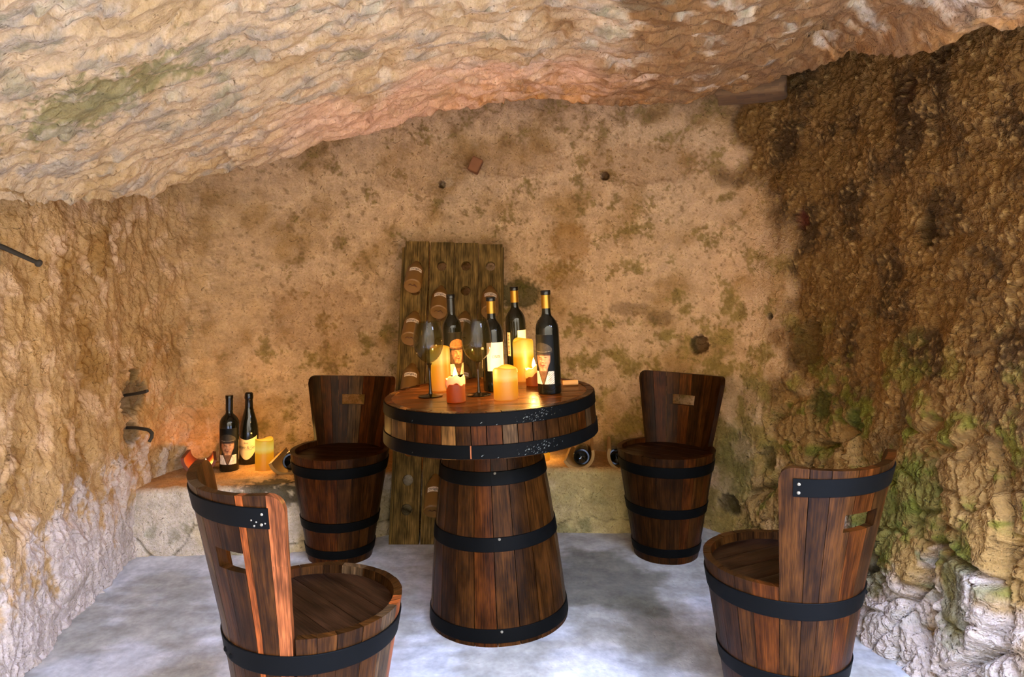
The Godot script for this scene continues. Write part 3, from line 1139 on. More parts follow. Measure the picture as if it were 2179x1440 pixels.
func build_floor() -> void:
	var xs := PackedFloat32Array()
	var x := -1.9
	while x < 1.75:
		xs.append(x)
		x += 0.011
	var zs := PackedFloat32Array()
	var z := -3.75
	while z < 0.95:
		zs.append(z)
		z += 0.011 if z < -1.9 else 0.08
	var nc := xs.size()
	var nr := zs.size()
	var vs := PackedVector3Array()
	var cs := PackedColorArray()
	vs.resize(nc * nr); cs.resize(nc * nr)
	var c_lime := lin(222, 220, 217)
	var c_buff := lin(174, 166, 148)
	var c_damp_shadow := lin(104, 98, 74)
	for i in nc:
		for j in nr:
			var p := Vector3(xs[i], 0, zs[j])
			var stroke := n_mid.get_noise_3d(p.x * 0.5, 0.0, p.z * 1.6)
			vs[i * nr + j] = Vector3(p.x, floor_height(p.x, p.z) + 0.0012 * stroke, p.z)
			var patch := n_patch.get_noise_3dv(p * 0.8)
			var patch2 := n_patch.get_noise_3dv(p * 2.2 + Vector3(4, 0, 0))
			var col := c_lime.lerp(c_buff, 0.8 * smoothstep(-0.15, 0.35, patch + 0.3 * stroke + 0.42 * smoothstep(-0.5, 0.4, p.x) * smoothstep(-1.95, -2.4, p.z)))  # browner in patches, and more so towards the right and back
			var k := Vector2((p.x - 0.34) / 0.26, (p.z + 2.75) / 0.28).length()
			col = col.lerp(c_damp_shadow, 0.75 * smoothstep(1.1, 0.7, k + 0.6 * patch2 + 0.2 * stroke))
			k = Vector2((p.x - 0.42) / 0.12, (p.z + 2.3) / 0.3).length()
			col = col.lerp(c_damp_shadow, 0.45 * smoothstep(1.1, 0.6, k + 0.8 * patch2))  # darker strip beside the front chair: its shadow painted into the floor
			cs[i * nr + j] = col
	structure("floor", grid_mesh(vs, cs, nc, nr), M.ground, "pale uneven trowelled cement floor with greenish damp stains and painted chair shadow", "floor")
	# the sunlit yard before the mouth of the cave, behind the camera
	var st := SurfaceTool.new()
	st.begin(Mesh.PRIMITIVE_TRIANGLES)
	for q in [[Vector3(-16, -0.03, -6), Vector3(16, -0.03, -6), Vector3(16, -0.03, 18), Vector3(-16, -0.03, 18)]]:
		st.set_color(lin(150, 134, 104))
		quad(st, q[0], q[1], q[2], q[3], Vector2.ZERO, Vector2.ZERO, Vector2.ZERO, Vector2.ZERO)
	structure("ground", commit(st), M.ground, "sandy yard before the mouth of the cave", "ground")
	# added unseen wall across the yard: blocks low sky, bounces warm light inside
	var gw := BoxMesh.new()
	gw.size = Vector3(26, 4.7, 0.5)
	var o := structure("added_yard_wall", gw, std(Color8(142, 126, 92), 0.9), "tan wall added unseen behind the camera to block low sky", "garden wall")
	o.position = Vector3(0, 2.33, 4.6)
	for sx in [-1, 1]:
		var sw := BoxMesh.new()
		sw.size = Vector3(0.5, 3.6, 6.0)
		var e := structure("added_yard_wall_%03d" % (1 if sx < 0 else 2), sw, std(Color8(142, 126, 92), 0.9), "added unseen side wall of the yard", "garden wall")
		e.position = Vector3(6.0 * sx, 1.78, 1.9)


func build_ledge() -> void:
	var FR := PackedVector2Array([Vector2(-1.66, 2.95), Vector2(-1.45, 2.98), Vector2(-1.2, 2.99), Vector2(-0.95, 3.0), Vector2(-0.7, 3.1), Vector2(-0.45, 3.24), Vector2(0.0, 3.25), Vector2(0.3, 3.24), Vector2(0.56, 3.23), Vector2(0.68, 3.27), Vector2(0.74, 3.4), Vector2(0.75, 3.75)])
	var ts := PackedFloat32Array()
	var t := 0.0
	var last := FR.size() - 1.0
	while t < last:
		ts.append(t)
		var l := (spline2(FR, t + 0.01) - spline2(FR, t)).length() / 0.01
		t += 0.0075 / maxf(l, 0.05)
	ts.append(last)
	var nf := 40
	var ne := 10
	var nt := 52
	var nr := nf + ne + nt
	var nc := ts.size()
	var vs := PackedVector3Array()
	var cs := PackedColorArray()
	vs.resize(nc * nr); cs.resize(nc * nr)
	var c_yellow := lin(186, 172, 112)
	var c_face := lin(206, 194, 156)
	var c_white := lin(216, 210, 196)
	var c_top := lin(204, 160, 102)
	var c_green := lin(96, 104, 66)
	var c_dark := lin(70, 64, 44)
	for i in nc:
		var f := spline2(FR, ts[i])
		var d := spline2(FR, minf(ts[i] + 0.02, last)) - spline2(FR, maxf(ts[i] - 0.02, 0.0))
		var out := Vector3(d.y, 0, d.x).normalized()
		var top := 0.262 + 0.006 * sin(f.x * 5.0)
		var rad := 0.022
		for j in nr:
			var p := Vector3(f.x, 0, -f.y)
			var nrm := out
			var on_top := 0.0
			if j < nf:
				p.y = lerpf(-0.03, top - rad, float(j) / (nf - 1))
				p += out * (0.02 * (1.0 - p.y / top))
			elif j < nf + ne:
				var a := PI / 2 * float(j - nf + 1) / ne
				p += -out * (rad - rad * cos(a)) + Vector3(0, top - rad + rad * sin(a), 0)
				nrm = out.lerp(Vector3.UP, float(j - nf + 1) / ne).normalized()
				on_top = float(j - nf) / ne
			else:
				p += -out * rad + Vector3(0, top, 0) + Vector3(0, 0, -0.7 * float(j - nf - ne) / nt) * (1.0 if f.x < 0.66 else 0.2)
				nrm = Vector3.UP
				on_top = 1.0
			var wv := n_warp.get_noise_3dv(p)
			var big := n_big.get_noise_3dv(p)
			var mid := n_mid.get_noise_3dv(p)
			var fine := n_fine.get_noise_3dv(p)
			var patch := n_patch.get_noise_3dv(p * 1.6)
			var patch2 := n_patch.get_noise_3dv(p * 3.4 + Vector3(2, 0, 0))
			var bk := n_block.get_noise_3d(p.x * 0.8 + wv * 0.06, p.y * 1.3 + wv * 0.03, 1.0) + 1.0
			var bump := (1.0 - on_top) * (0.016 * big + 0.007 * mid - 0.008 * smoothstep(0.06, 0.0, bk) * smoothstep(0.2, 0.05, p.y + 0.2 * patch)) + on_top * 0.004 * big + 0.0018 * fine
			if j >= nf - 4 and j < nf + ne:
				bump += 0.006 * mid
			vs[i * nr + j] = p + nrm * bump
			var col := c_face.lerp(c_white, smoothstep(-0.3, 0.3, patch - 0.6 * (f.x + 0.7))).lerp(c_yellow, 0.8 * smoothstep(-0.2, 0.2, f.x + 0.3 * patch2 - 0.05))
			col = col.lerp(c_green, 0.55 * smoothstep(0.1, 0.4, patch2 + 0.1 * mid) * smoothstep(0.25, 0.05, p.y))
			col = col.lerp(c_dark, 0.7 * (1.0 - on_top) * smoothstep(0.05, 0.01, bk) * smoothstep(0.16, 0.05, p.y + 0.2 * patch))
			col = col.lerp(c_top, on_top * (0.7 + 0.3 * smoothstep(-0.3, 0.2, patch)))
			# blackened, mossy edge by the back chair
			var edge := smoothstep(0.09, 0.03, absf(p.y - top + 0.03) + (0.04 if j >= nf + ne + 6 else 0.0)) * smoothstep(-1.2, -1.0, f.x) * smoothstep(-0.5, -0.75, f.x)
			col = col.lerp(c_dark, 0.9 * edge * smoothstep(-0.12, 0.12, patch2 + 0.6 * fine + 0.1))
			cs[i * nr + j] = col
	structure("ledge", grid_mesh(vs, cs, nc, nr), M.rock, "low plastered stone ledge along the back wall with worn mossy edge", "ledge")


# ------------------------------------------------------------------ barrel table
func drum_radius(y: float) -> float:
	return lerpf(0.349, 0.342, clampf((y - 0.598) / 0.13, 0.0, 1.0))


func foot_radius(y: float) -> float:
	return lerpf(0.226, 0.156, clampf(y / 0.6, 0.0, 1.0)) + 0.006 * sin(clampf(y / 0.6, 0, 1) * PI)


func build_table() -> void:
	var t := thing("barrel_table", "round barrel-top table of varnished staves with black iron hoops, candles on it", "table", TABLE_AT)
	t.rotation.z = TABLE_TILT
	var rng := RandomNumberGenerator.new()
	rng.seed = 12
	var tones := ["umber", "walnut", "russet", "umber", "gray_brown", "russet", "straw", "walnut"]
	var n := 48
	for k in n:
		var a0 := TAU * k / n + 0.004
		var a1 := TAU * (k + 1) / n - 0.004
		var tone: String = tones[rng.randi_range(0, 7)]
		var j := rng.randf_range(-0.0006, 0.0006)
		part("stave", stave(a0, a1, [0.596, 0.66, 0.729 + rng.randf_range(-0.001, 0.001)], func(y): return drum_radius(y) + j, 0.022), M[tone], t)
	var zs := [-0.319, -0.23, -0.135, -0.045, 0.05, 0.14, 0.235, 0.319]
	for k in 7:
		part("head_board", disc_board(0.3195, zs[k] + 0.0006, zs[k + 1] - 0.0006, 0.7275, 0.02, Vector2(rng.randf(), rng.randf())), M.head, t)
	part("underside", lathe([Vector2(0.0, 0.602), Vector2(0.322, 0.602), Vector2(0.322, 0.622), Vector2(0.0, 0.622)], 48), M.walnut, t)
	part("hoop", band(0.691, 0.727, drum_radius), M.iron_chipped, t)
	# the lower hoop does not close: a rusty slit shows the wood
	var slit := -0.135
	part("hoop", band(0.598, 0.637, drum_radius, 0.0035, slit + 0.006, slit + TAU - 0.006), M.iron_chipped, t)
	part("rust_strip", band(0.599, 0.636, drum_radius, 0.0012, slit - 0.006, slit + 0.006), M.rust, t)
	n = 20
	tones = ["umber", "walnut", "umber", "russet", "gray_brown", "umber"]
	for k in n:
		var a0 := TAU * k / n + 0.006
		var a1 := TAU * (k + 1) / n - 0.006
		var j := rng.randf_range(-0.0008, 0.0008)
		part("leg_stave", stave(a0, a1, [0.0, 0.1, 0.2, 0.3, 0.4, 0.5, 0.603], func(y): return foot_radius(y) + j, 0.022), M[tones[rng.randi_range(0, 5)]], t)
	for e in [[0.012, 0.052], [0.276, 0.318], [0.470, 0.512]]:
		part("hoop", band(e[0], e[1], foot_radius), M.iron, t)
	for e in [[0.045, 0.06], [0.313, 0.09], [0.507, 0.07]]:
		rivet(t, e[0], e[1], foot_radius, 0.0045, M.rivet)


func rivet(parent: Node3D, y: float, a: float, radius_at: Callable, size: float, mat: Material) -> void:
	var m := lathe([Vector2(size, 0.0), Vector2(size * 0.85, size * 0.4), Vector2(size * 0.5, size * 0.62), Vector2(0.0, size * 0.7)], 10)
	var r: float = radius_at.call(y) + 0.0033
	var o := part("rivet", m, mat, parent, Vector3(sin(a) * r, y, cos(a) * r))
	o.rotation = Vector3(PI / 2, 0, 0)
	o.basis = Basis(Vector3.UP, a) * Basis(Vector3.RIGHT, PI / 2)


# ------------------------------------------------------------------ barrel chairs
func chair_radius(y: float) -> float:
	if y < 0.42:
		return lerpf(0.125, 0.193, y / 0.42)
	return 0.193 + (y - 0.42) * 0.215


func chair(at: Vector3, turn: float, label: String, tones: Array, back_cuts: Array, hole_at: float, hole_half: float, sd: int, back_top: float, hoop_mid: float, strap_rivets: Array, hoop_rivets: Array) -> void:
	var t := thing("barrel_chair", label, "chair", at, "four barrel chairs round the table")
	t.rotation.y = turn
	var rng := RandomNumberGenerator.new()
	rng.seed = sd
	var end := deg_to_rad(49.7)
	var top_at := func(a: float) -> float:
		var d := (end - absf(a)) * 0.24
		var c := 0.035
		var base := back_top + 0.012 * (a / end) * (a / end)
		return base if d > c else base - (c - sqrt(maxf(0.0, c * c - (c - d) * (c - d))))
	var hole := PackedFloat32Array([hole_at - hole_half, hole_at + hole_half, 0.556, 0.598])
	var cuts: Array = back_cuts.duplicate()
	var rest := 310.0
	while rest > 62.0:
		rest -= rng.randf_range(11.0, 19.0)
		cuts.append(rest - 360.0 if rest > 50.0 else -310.0)
	cuts.append(-310.0)
	for k in cuts.size() - 1:
		var a1 := deg_to_rad(cuts[k]) - 0.003
		var a0 := deg_to_rad(cuts[k + 1]) + 0.003
		if a1 - a0 < 0.02:
			continue
		var j := rng.randf_range(-0.0006, 0.0006)
		var rad := func(y): return chair_radius(y) + j
		if k < back_cuts.size() - 1:
			part("back_stave", stave(a0, a1, [0.0, 0.15, 0.3, 0.42, 0.5, 0.6, 0.66, 0.69, back_top + 0.012], rad, 0.019, top_at, hole), M[tones[k % tones.size()]], t)
		else:
			part("stave", stave(a0, a1, [0.0, 0.15, 0.3, 0.42 + rng.randf_range(-0.001, 0.001)], rad, 0.019), M[tones[rng.randi_range(0, tones.size() - 1)]], t)
	var zs := [-0.17, -0.10, -0.035, 0.035, 0.10, 0.17]
	for k in 5:
		part("seat_board", disc_board(0.1705, zs[k] + 0.0006, zs[k + 1] - 0.0006, 0.402, 0.018, Vector2(rng.randf(), rng.randf())), M.seat, t)
	part("hoop", band(0.345, 0.387, chair_radius), M.iron, t)
	part("hoop", band(hoop_mid - 0.037, hoop_mid, chair_radius), M.iron, t)
	part("hoop", band(0.028, 0.062, chair_radius), M.iron, t)
	part("back_strap", band(back_top - 0.058, back_top - 0.016, chair_radius, 0.0035, -end + 0.12, end - 0.12), M.iron, t)
	for r in strap_rivets:
		rivet(t, r[1] + back_top - 0.704, r[0], chair_radius, r[2], M.rivet)
	for r in hoop_rivets:
		rivet(t, r[1], r[0], chair_radius, 0.006, M.iron)


func build_chairs() -> void:
	var dots := [[0.70, 0.676, 0.003], [0.69, 0.655, 0.0032], [0.65, 0.66, 0.0018], [0.61, 0.663, 0.0018], [0.72, 0.658, 0.0018], [0.63, 0.652, 0.0022]]
	chair(Vector3(-0.436, 0, -1.652), deg_to_rad(-47), "reddish barrel chair with orange stave, nearest the ledge candle, back to the camera", ["orange_pale", "umber", "orange", "walnut", "umber", "gray_brown", "walnut", "umber", "russet"], [50.0, 42.0, 31.5, 27.5, 14.0, 1.0, -13.0, -25.0, -38.0, -50.0], 0.31, 0.17, 3, 0.712, 0.2, dots, [[-0.12, 0.362], [0.03, 0.358]])
	chair(Vector3(0.676, 0, -1.879), deg_to_rad(28), "dark brown barrel chair beside the cracked mossy rock, worn white spots along its top", ["umber", "russet", "walnut", "russet", "umber", "walnut"], [50.0, 37.0, 22.0, 6.0, -9.0, -24.0, -35.0, -50.0], 0.0, 0.235, 4, 0.70, 0.205, [[-0.70, 0.676, 0.004], [-0.70, 0.656, 0.004]], [[0.6, 0.37]])
	chair(Vector3(-0.681, 0, -2.984), deg_to_rad(176), "barrel chair with a weathered grey stave in its back, against the ledge behind", ["walnut", "russet", "walnut", "umber", "gray_brown", "russet", "walnut", "russet"], [50.0, 38.0, 27.0, 19.0, 8.0, -8.0, -22.0, -36.0, -50.0], 0.03, 0.23, 5, 0.672, 0.172, [], [])
	chair(Vector3(0.614, 0, -3.0), deg_to_rad(146), "barrel chair in the shade beside the terracotta tiles and plaster wall", ["walnut", "russet", "umber", "russet", "walnut", "umber", "walnut"], [50.0, 36.0, 22.0, 8.0, -6.0, -20.0, -32.0, -50.0], 0.03, 0.23, 6, 0.685, 0.22, [], [])


# ------------------------------------------------------------------ bottle rack
func rack_plank(x0: float, x1: float, length: float, holes: Array, r: float, th: float) -> ArrayMesh:
	# local: x across, y along, front at z = 0, back at z = -th
	var st := SurfaceTool.new()
	st.begin(Mesh.PRIMITIVE_TRIANGLES)
	var uo := Vector2(fposmod(x0 * 13.7, 1.0), fposmod(x0 * 5.3, 1.0))
	var cuts: Array = [0.0]
	for k in range(holes.size() - 1, 0, -1):
		cuts.append((holes[k] + holes[k - 1]) / 2.0)
	cuts.append(length)
	var rev := holes.duplicate()
	rev.reverse()
	var N := 24
	var cx := (x0 + x1) / 2.0
	for k in rev.size():
		var y0: float = cuts[k]
		var y1: float = cuts[k + 1]
		var cy: float = rev[k]
		var outer: Array = []
		var inner: Array = []
		var angles: Array = []
		for i in N:
			angles.append(TAU * i / N)
		for c in [Vector2(x1, y1), Vector2(x0, y1), Vector2(x0, y0), Vector2(x1, y0)]:
			angles.append(fposmod(atan2(c.y - cy, c.x - cx), TAU))
		angles.sort()
		for a in angles:
			var d := Vector2(cos(a), sin(a))
			var s := 1e9
			if absf(d.x) > 1e-6:
				s = minf(s, ((x1 if d.x > 0 else x0) - cx) / d.x)
			if absf(d.y) > 1e-6:
				s = minf(s, ((y1 if d.y > 0 else y0) - cy) / d.y)
			outer.append(Vector2(cx, cy) + d * s)
			inner.append(Vector2(cx, cy) + d * r)
		var m := outer.size()
		for i in m:
			var i2 := (i + 1) % m
			var fo0 := Vector3(outer[i].x, outer[i].y, 0)
			var fo1 := Vector3(outer[i2].x, outer[i2].y, 0)
			var fi0 := Vector3(inner[i].x, inner[i].y, 0)
			var fi1 := Vector3(inner[i2].x, inner[i2].y, 0)
			var dz := Vector3(0, 0, -th)
			var u := func(v: Vector3) -> Vector2: return uo + Vector2(v.x / 0.16, v.y / 0.8)
			st.set_smooth_group(1)
			quad(st, fi0, fi1, fo1, fo0, u.call(fi0), u.call(fi1), u.call(fo1), u.call(fo0))
			st.set_smooth_group(2)
			quad(st, fo0 + dz, fo1 + dz, fi1 + dz, fi0 + dz, u.call(fo0), u.call(fo1), u.call(fi1), u.call(fi0))
			st.set_smooth_group(3)
			quad(st, fi0 + dz, fi1 + dz, fi1, fi0, u.call(fi0), u.call(fi1), u.call(fi1), u.call(fi0))
	var e := Vector3(0, 0, -th)
	var A := Vector3(x0, 0, 0)
	var B := Vector3(x0, length, 0)
	var C := Vector3(x1, length, 0)
	var D := Vector3(x1, 0, 0)
	var k0 := 4
	for pair in [[A, B], [B, C], [C, D], [D, A]]:
		st.set_smooth_group(k0)
		k0 += 1
		var p: Vector3 = pair[0]
		var q: Vector3 = pair[1]
		var ls := p.distance_to(q) / 0.8
		quad(st, p, p + e, q + e, q, uo, uo + Vector2(0.15, 0), uo + Vector2(0.15, ls), uo + Vector2(0, ls))
	return commit(st)


func build_rack() -> void:
	var len := 1.319
	var tilt := atan2(0.40, 1.25)
	var t := thing("wine_rack", "weathered wooden wine rack of four leaning planks with bored bottle holes", "rack", Vector3(-0.265, 0.0, -3.085))
	t.rotation.x = -tilt
	var holes: Array = []
	for k in 10:
		holes.append((0.909 - 0.0895 * k) * len)
	var xs := [-0.228, -0.112, 0.0, 0.112]
	for c in 4:
		var short := [0.0, 0.003, 0.008, 0.014]
		part("plank", rack_plank(xs[c], xs[c] + 0.1085, len - short[c], holes, 0.0225, 0.022), M.rack, t, Vector3(0, 0, [0.0, -0.003, 0.0, -0.002][c]))
	for sx in [-0.2355, 0.2215]:
		var st := SurfaceTool.new()
		st.begin(Mesh.PRIMITIVE_TRIANGLES)
		var box := BoxMesh.new()
		box.size = Vector3(0.012, len - 0.03, 0.026)
		part("side_rail", box, M.rack, t, Vector3(sx, (len - 0.03) / 2, -0.012))
	for y in [0.1, 0.67]:
		var bar := BoxMesh.new()
		bar.size = Vector3(0.44, 0.035, 0.016)
		part("cross_bar", bar, M.rack, t, Vector3(-0.005, y - 0.025, -0.038))
	# ochre bottles hang from the holes by their necks
	var basis := t.transform
	var spots := [[0, 0, "first ochre bottle of the top row, above the others in the edge plank"], [0, 2, "ochre bottle in the edge plank, partly behind the smoked wine glass"], [0, 4, "lowest ochre bottle in the edge plank, just above the table top"], [1, 1, "ochre bottle behind the neck of the portrait wine bottle"], [1, 8, "ochre bottle below the table top, beside the pedestal"], [2, 2, "ochre bottle in the third plank, above the second wine glass"], [2, 4, "ochre bottle in the third plank, seen past the wine glass stem"], [3, 1, "ochre bottle behind the gold neck of a wine bottle"]]
	var body := lathe([Vector2(0.0, 0.006), Vector2(0.02, 0.002), Vector2(0.034, 0.0), Vector2(0.0385, 0.004), Vector2(0.039, 0.012), Vector2(0.039, 0.105), Vector2(0.036, 0.125), Vector2(0.028, 0.148), Vector2(0.019, 0.168), Vector2(0.0145, 0.185), Vector2(0.0135, 0.26), Vector2(0.0, 0.26)], 32)
	var band_l := wrap_patch(0.0394, -0.75, 0.75, func(_f): return 0.072, func(_f): return 0.096, 16, 2)
	var words := wrap_text("Origho", 0.015, 0.0396, 0.0, 0.084)
	var mark := tube(PackedVector3Array([Vector3(-0.019, -0.0006, 0.004), Vector3(-0.012, -0.0006, 0.011), Vector3(-0.002, -0.0006, 0.006), Vector3(0.008, -0.0006, 0.012), Vector3(0.018, -0.0006, 0.002)]), PackedFloat32Array([0.0012, 0.002, 0.0014, 0.0022, 0.0012]), 6)
	var proto: Node3D = null
	for s in spots:
		var local := Vector3(xs[s[0]] + 0.054, holes[s[1]], 0.0)
		var at: Vector3 = basis * local
		var o: Node3D
		if proto == null:
			o = thing("rack_bottle", s[2], "bottle", Vector3.ZERO, "ochre bottles in the wine rack")
			part("glass_body", body, M.tan_bottle, o)
			var lb := part("label", band_l, M.paper, o)
			part("lettering", words, M.ink, lb)
			part("base_mark", mark, M.tan_mark, o)
			proto = o
		else:
			o = proto.duplicate()
			o.name = numbered("rack_bottle")
			add_child(o)
			o.set_meta("label", s[2])
		# local +y is the neck: up and into the rack; the label faces up and forward
		var down := deg_to_rad(34.0)
		var neck := Vector3(0.02 * sin(s[0] * 3.0 + s[1]), sin(down), -cos(down)).normalized()
		var side := Vector3.RIGHT
		var front := side.cross(neck).normalized()
		side = neck.cross(front)
		o.transform = Transform3D(Basis(side, neck, front).rotated(neck, [0.25, -0.1, 0.15, 0.0, 0.1][(s[0] + s[1]) % 5]), at - neck * 0.162)


# ------------------------------------------------------------------ bottles, glasses, candles
func bottle_shape(H: float, R: float, neck: float) -> Array:
	return [Vector2(0.0, 0.012), Vector2(R * 0.6, 0.004), Vector2(R - 0.005, 0.0), Vector2(R - 0.001, 0.0015), Vector2(R, 0.006), Vector2(R, H * 0.60), Vector2(R * 0.985, H * 0.63), Vector2(R * 0.93, H * 0.665), Vector2(R * 0.80, H * 0.70), Vector2(R * 0.62, H * 0.728), Vector2(neck * 1.18, H * 0.752), Vector2(neck * 1.04, H * 0.775), Vector2(neck, H * 0.80), Vector2(neck * 0.97, H * 0.99), Vector2(0.0, H * 0.99)]


func sparkling_shape(H: float, R: float) -> Array:
	return [Vector2(0.0, 0.014), Vector2(R * 0.6, 0.004), Vector2(R - 0.005, 0.0), Vector2(R, 0.006), Vector2(R, H * 0.42), Vector2(R * 0.985, H * 0.47), Vector2(R * 0.93, H * 0.53), Vector2(R * 0.82, H * 0.60), Vector2(R * 0.67, H * 0.67), Vector2(R * 0.53, H * 0.73), Vector2(R * 0.44, H * 0.78), Vector2(R * 0.40, H * 0.83), Vector2(R * 0.38, H * 0.93), Vector2(0, H * 0.93)]


# label kind: "portrait", "portrait_woman", "white"
func wine_bottle(label: String, xf: Transform3D, H: float, R: float, kind: String, face: float, gold: bool, group: String) -> void:
	var o := thing("wine_bottle", label, "bottle", Vector3.ZERO, group)
	o.transform = xf
	var nk := 0.0142
	var glass := part("glass_body", lathe(bottle_shape(H, R, nk), 40), M.bottle, o)
	part("capsule", lathe([Vector2(nk + 0.0003, H * 0.955), Vector2(nk + 0.0022, H * 0.958), Vector2(nk + 0.0024, H * 0.994), Vector2(nk + 0.001, H), Vector2(0.0, H)], 28), M.capsule, o)
	if gold:
		part("foil", lathe([Vector2(nk + 0.0003, H * 0.825), Vector2(nk + 0.0012, H * 0.825), Vector2(nk + 0.0010, H * 0.955), Vector2(nk, H * 0.955)], 28), M.gold, o)
	else:
		part("foil", lathe([Vector2(nk + 0.0003, H * 0.80), Vector2(nk + 0.0010, H * 0.80), Vector2(nk + 0.0008, H * 0.955), Vector2(nk, H * 0.955)], 28), M.capsule, o)
	if kind == "white":
		var lb := part("label", wrap_patch(R + 0.0005, face - 0.85, face + 0.85, func(_f): return H * 0.22, func(_f): return H * 0.52, 20, 3), M.paper, o)
		part("lettering", wrap_text("ONIS", 0.012, R + 0.0007, face, H * 0.37), M.ink, lb)
		part("back_label", wrap_patch(R + 0.0005, face - 2.05, face - 1.62, func(_f): return H * 0.24, func(_f): return H * 0.50, 6, 2), M.barcode, o)
	else:
		part("label", wrap_patch(R + 0.0005, face - 1.02, face + 1.02, func(_f): return H * 0.10, func(_f): return H * 0.575, 24, 3), M[kind], o)
	glass.set_meta("label", "dark green glass body")


func on_table(x: float, depth: float, y := 0.7285) -> Transform3D:
	# a spot on the tilted table top, by its world x and depth
	var b := Basis(Vector3(0, 0, 1), TABLE_TILT)
	var lx := (x - TABLE_AT.x + y * sin(TABLE_TILT)) / cos(TABLE_TILT)
	return Transform3D(b, TABLE_AT + b * Vector3(lx, y, -depth - TABLE_AT.z))


func wine_glass(label: String, xf: Transform3D) -> void:
	var o := thing("wine_glass", label, "wine glass", Vector3.ZERO, "smoked wine glasses on the table")
	o.transform = xf
	part("foot", lathe([Vector2(0.0, 0.0), Vector2(0.0395, 0.0), Vector2(0.04, 0.0012), Vector2(0.038, 0.0022), Vector2(0.02, 0.004), Vector2(0.008, 0.0085), Vector2(0.0, 0.0085)], 40), M.smoke_dark, o)
	part("stem", lathe([Vector2(0.0075, 0.008), Vector2(0.0052, 0.016), Vector2(0.0042, 0.04), Vector2(0.0042, 0.08), Vector2(0.0058, 0.1), Vector2(0.010, 0.107), Vector2(0.0, 0.1075)], 20), M.smoke_dark, o)
	part("bowl", lathe([Vector2(0.004, 0.1078), Vector2(0.014, 0.111), Vector2(0.027, 0.120), Vector2(0.038, 0.134), Vector2(0.046, 0.153), Vector2(0.0492, 0.173), Vector2(0.0485, 0.195), Vector2(0.0445, 0.218), Vector2(0.0385, 0.242)], 48), M.smoke, o)


func pillar_candle(label: String, xf: Transform3D, R: float, H: float, mat: String, energy: float, group: String, sd: float) -> void:
	var o := thing("pillar_candle", label, "candle", Vector3.ZERO, group)
	o.transform = xf
	var wave := func(v: Vector3, a: float) -> Vector3:
		var k := smoothstep(0.75, 1.0, v.y / H) * smoothstep(R * 0.6, R, Vector2(v.x, v.z).length())
		return v + Vector3(0, k * 0.0045 * (sin(a * 2.0 + sd) + 0.5 * sin(a * 3.0 + sd * 2.0)), 0)
	part("wax", lathe([Vector2(0.0, 0.0), Vector2(R - 0.003, 0.0), Vector2(R, 0.003), Vector2(R, H * 0.3), Vector2(R, H * 0.6), Vector2(R, H * 0.8), Vector2(R, H * 0.92), Vector2(R - 0.0008, H - 0.003), Vector2(R - 0.003, H), Vector2(R - 0.0055, H - 0.002), Vector2(R - 0.008, H - 0.010), Vector2(R - 0.013, H - 0.016), Vector2(0.0, H - 0.019)], 40, wave), M[mat], o)
	part("wick", lathe([Vector2(0.0012, H - 0.02), Vector2(0.0012, H - 0.009), Vector2(0.0, H - 0.008)], 8), M.wick, o)
	candle_light(o, Vector3(0, H * 0.8, 0), energy, Color(1.0, 0.77, 0.42), R * 0.8)


func red_candle(label: String, xf: Transform3D, R: float, H: float, energy: float, sd: float) -> void:
	var o := thing("red_candle", label, "candle", Vector3.ZERO, "short red candles with burning flames")
	o.transform = xf
	part("wax", lathe([Vector2(0.0, 0.0), Vector2(R - 0.002, 0.0), Vector2(R, 0.002), Vector2(R * 0.99, H * 0.5), Vector2(R, H - 0.018), Vector2(R - 0.004, H - 0.014), Vector2(0.0, H - 0.014)], 36), M.red_wax, o)
	# melted rim: uneven, spilling over towards one side
	var wave := func(v: Vector3, a: float) -> Vector3:
		var out := smoothstep(R * 0.7, R, Vector2(v.x, v.z).length())
		var lift := 0.008 * sin(a + sd) + 0.004 * sin(a * 3.0 + sd * 1.7) + 0.003 * sin(a * 7.0)
		var push := 1.0 + 0.13 * maxf(0.0, -sin(a + sd)) * out
		return Vector3(v.x * push, v.y + lift * out, v.z * push)
	part("melted_rim", lathe([Vector2(R * 0.985, H - 0.026), Vector2(R * 1.03, H - 0.022), Vector2(R * 1.05, H - 0.012), Vector2(R * 1.02, H - 0.002), Vector2(R * 0.93, H + 0.001), Vector2(R * 0.84, H - 0.004), Vector2(R * 0.74, H - 0.011), Vector2(0.0, H - 0.013)], 44, wave), M.melted_wax, o)
	part("wick", lathe([Vector2(0.0012, H - 0.014), Vector2(0.001, H - 0.002), Vector2(0.0, H - 0.001)], 8), M.wick, o)
	var fl := part("flame", lathe([Vector2(0.0, H - 0.006), Vector2(0.0035, H - 0.003), Vector2(0.0066, H + 0.003), Vector2(0.0068, H + 0.008), Vector2(0.0050, H + 0.017), Vector2(0.0024, H + 0.026), Vector2(0.0, H + 0.033)], 18), M.flame, o)
	fl.set_meta("label", "burning flame")
	candle_light(o, Vector3(0, H + 0.014, 0), energy, Color(1.0, 0.75, 0.38), 0.006)


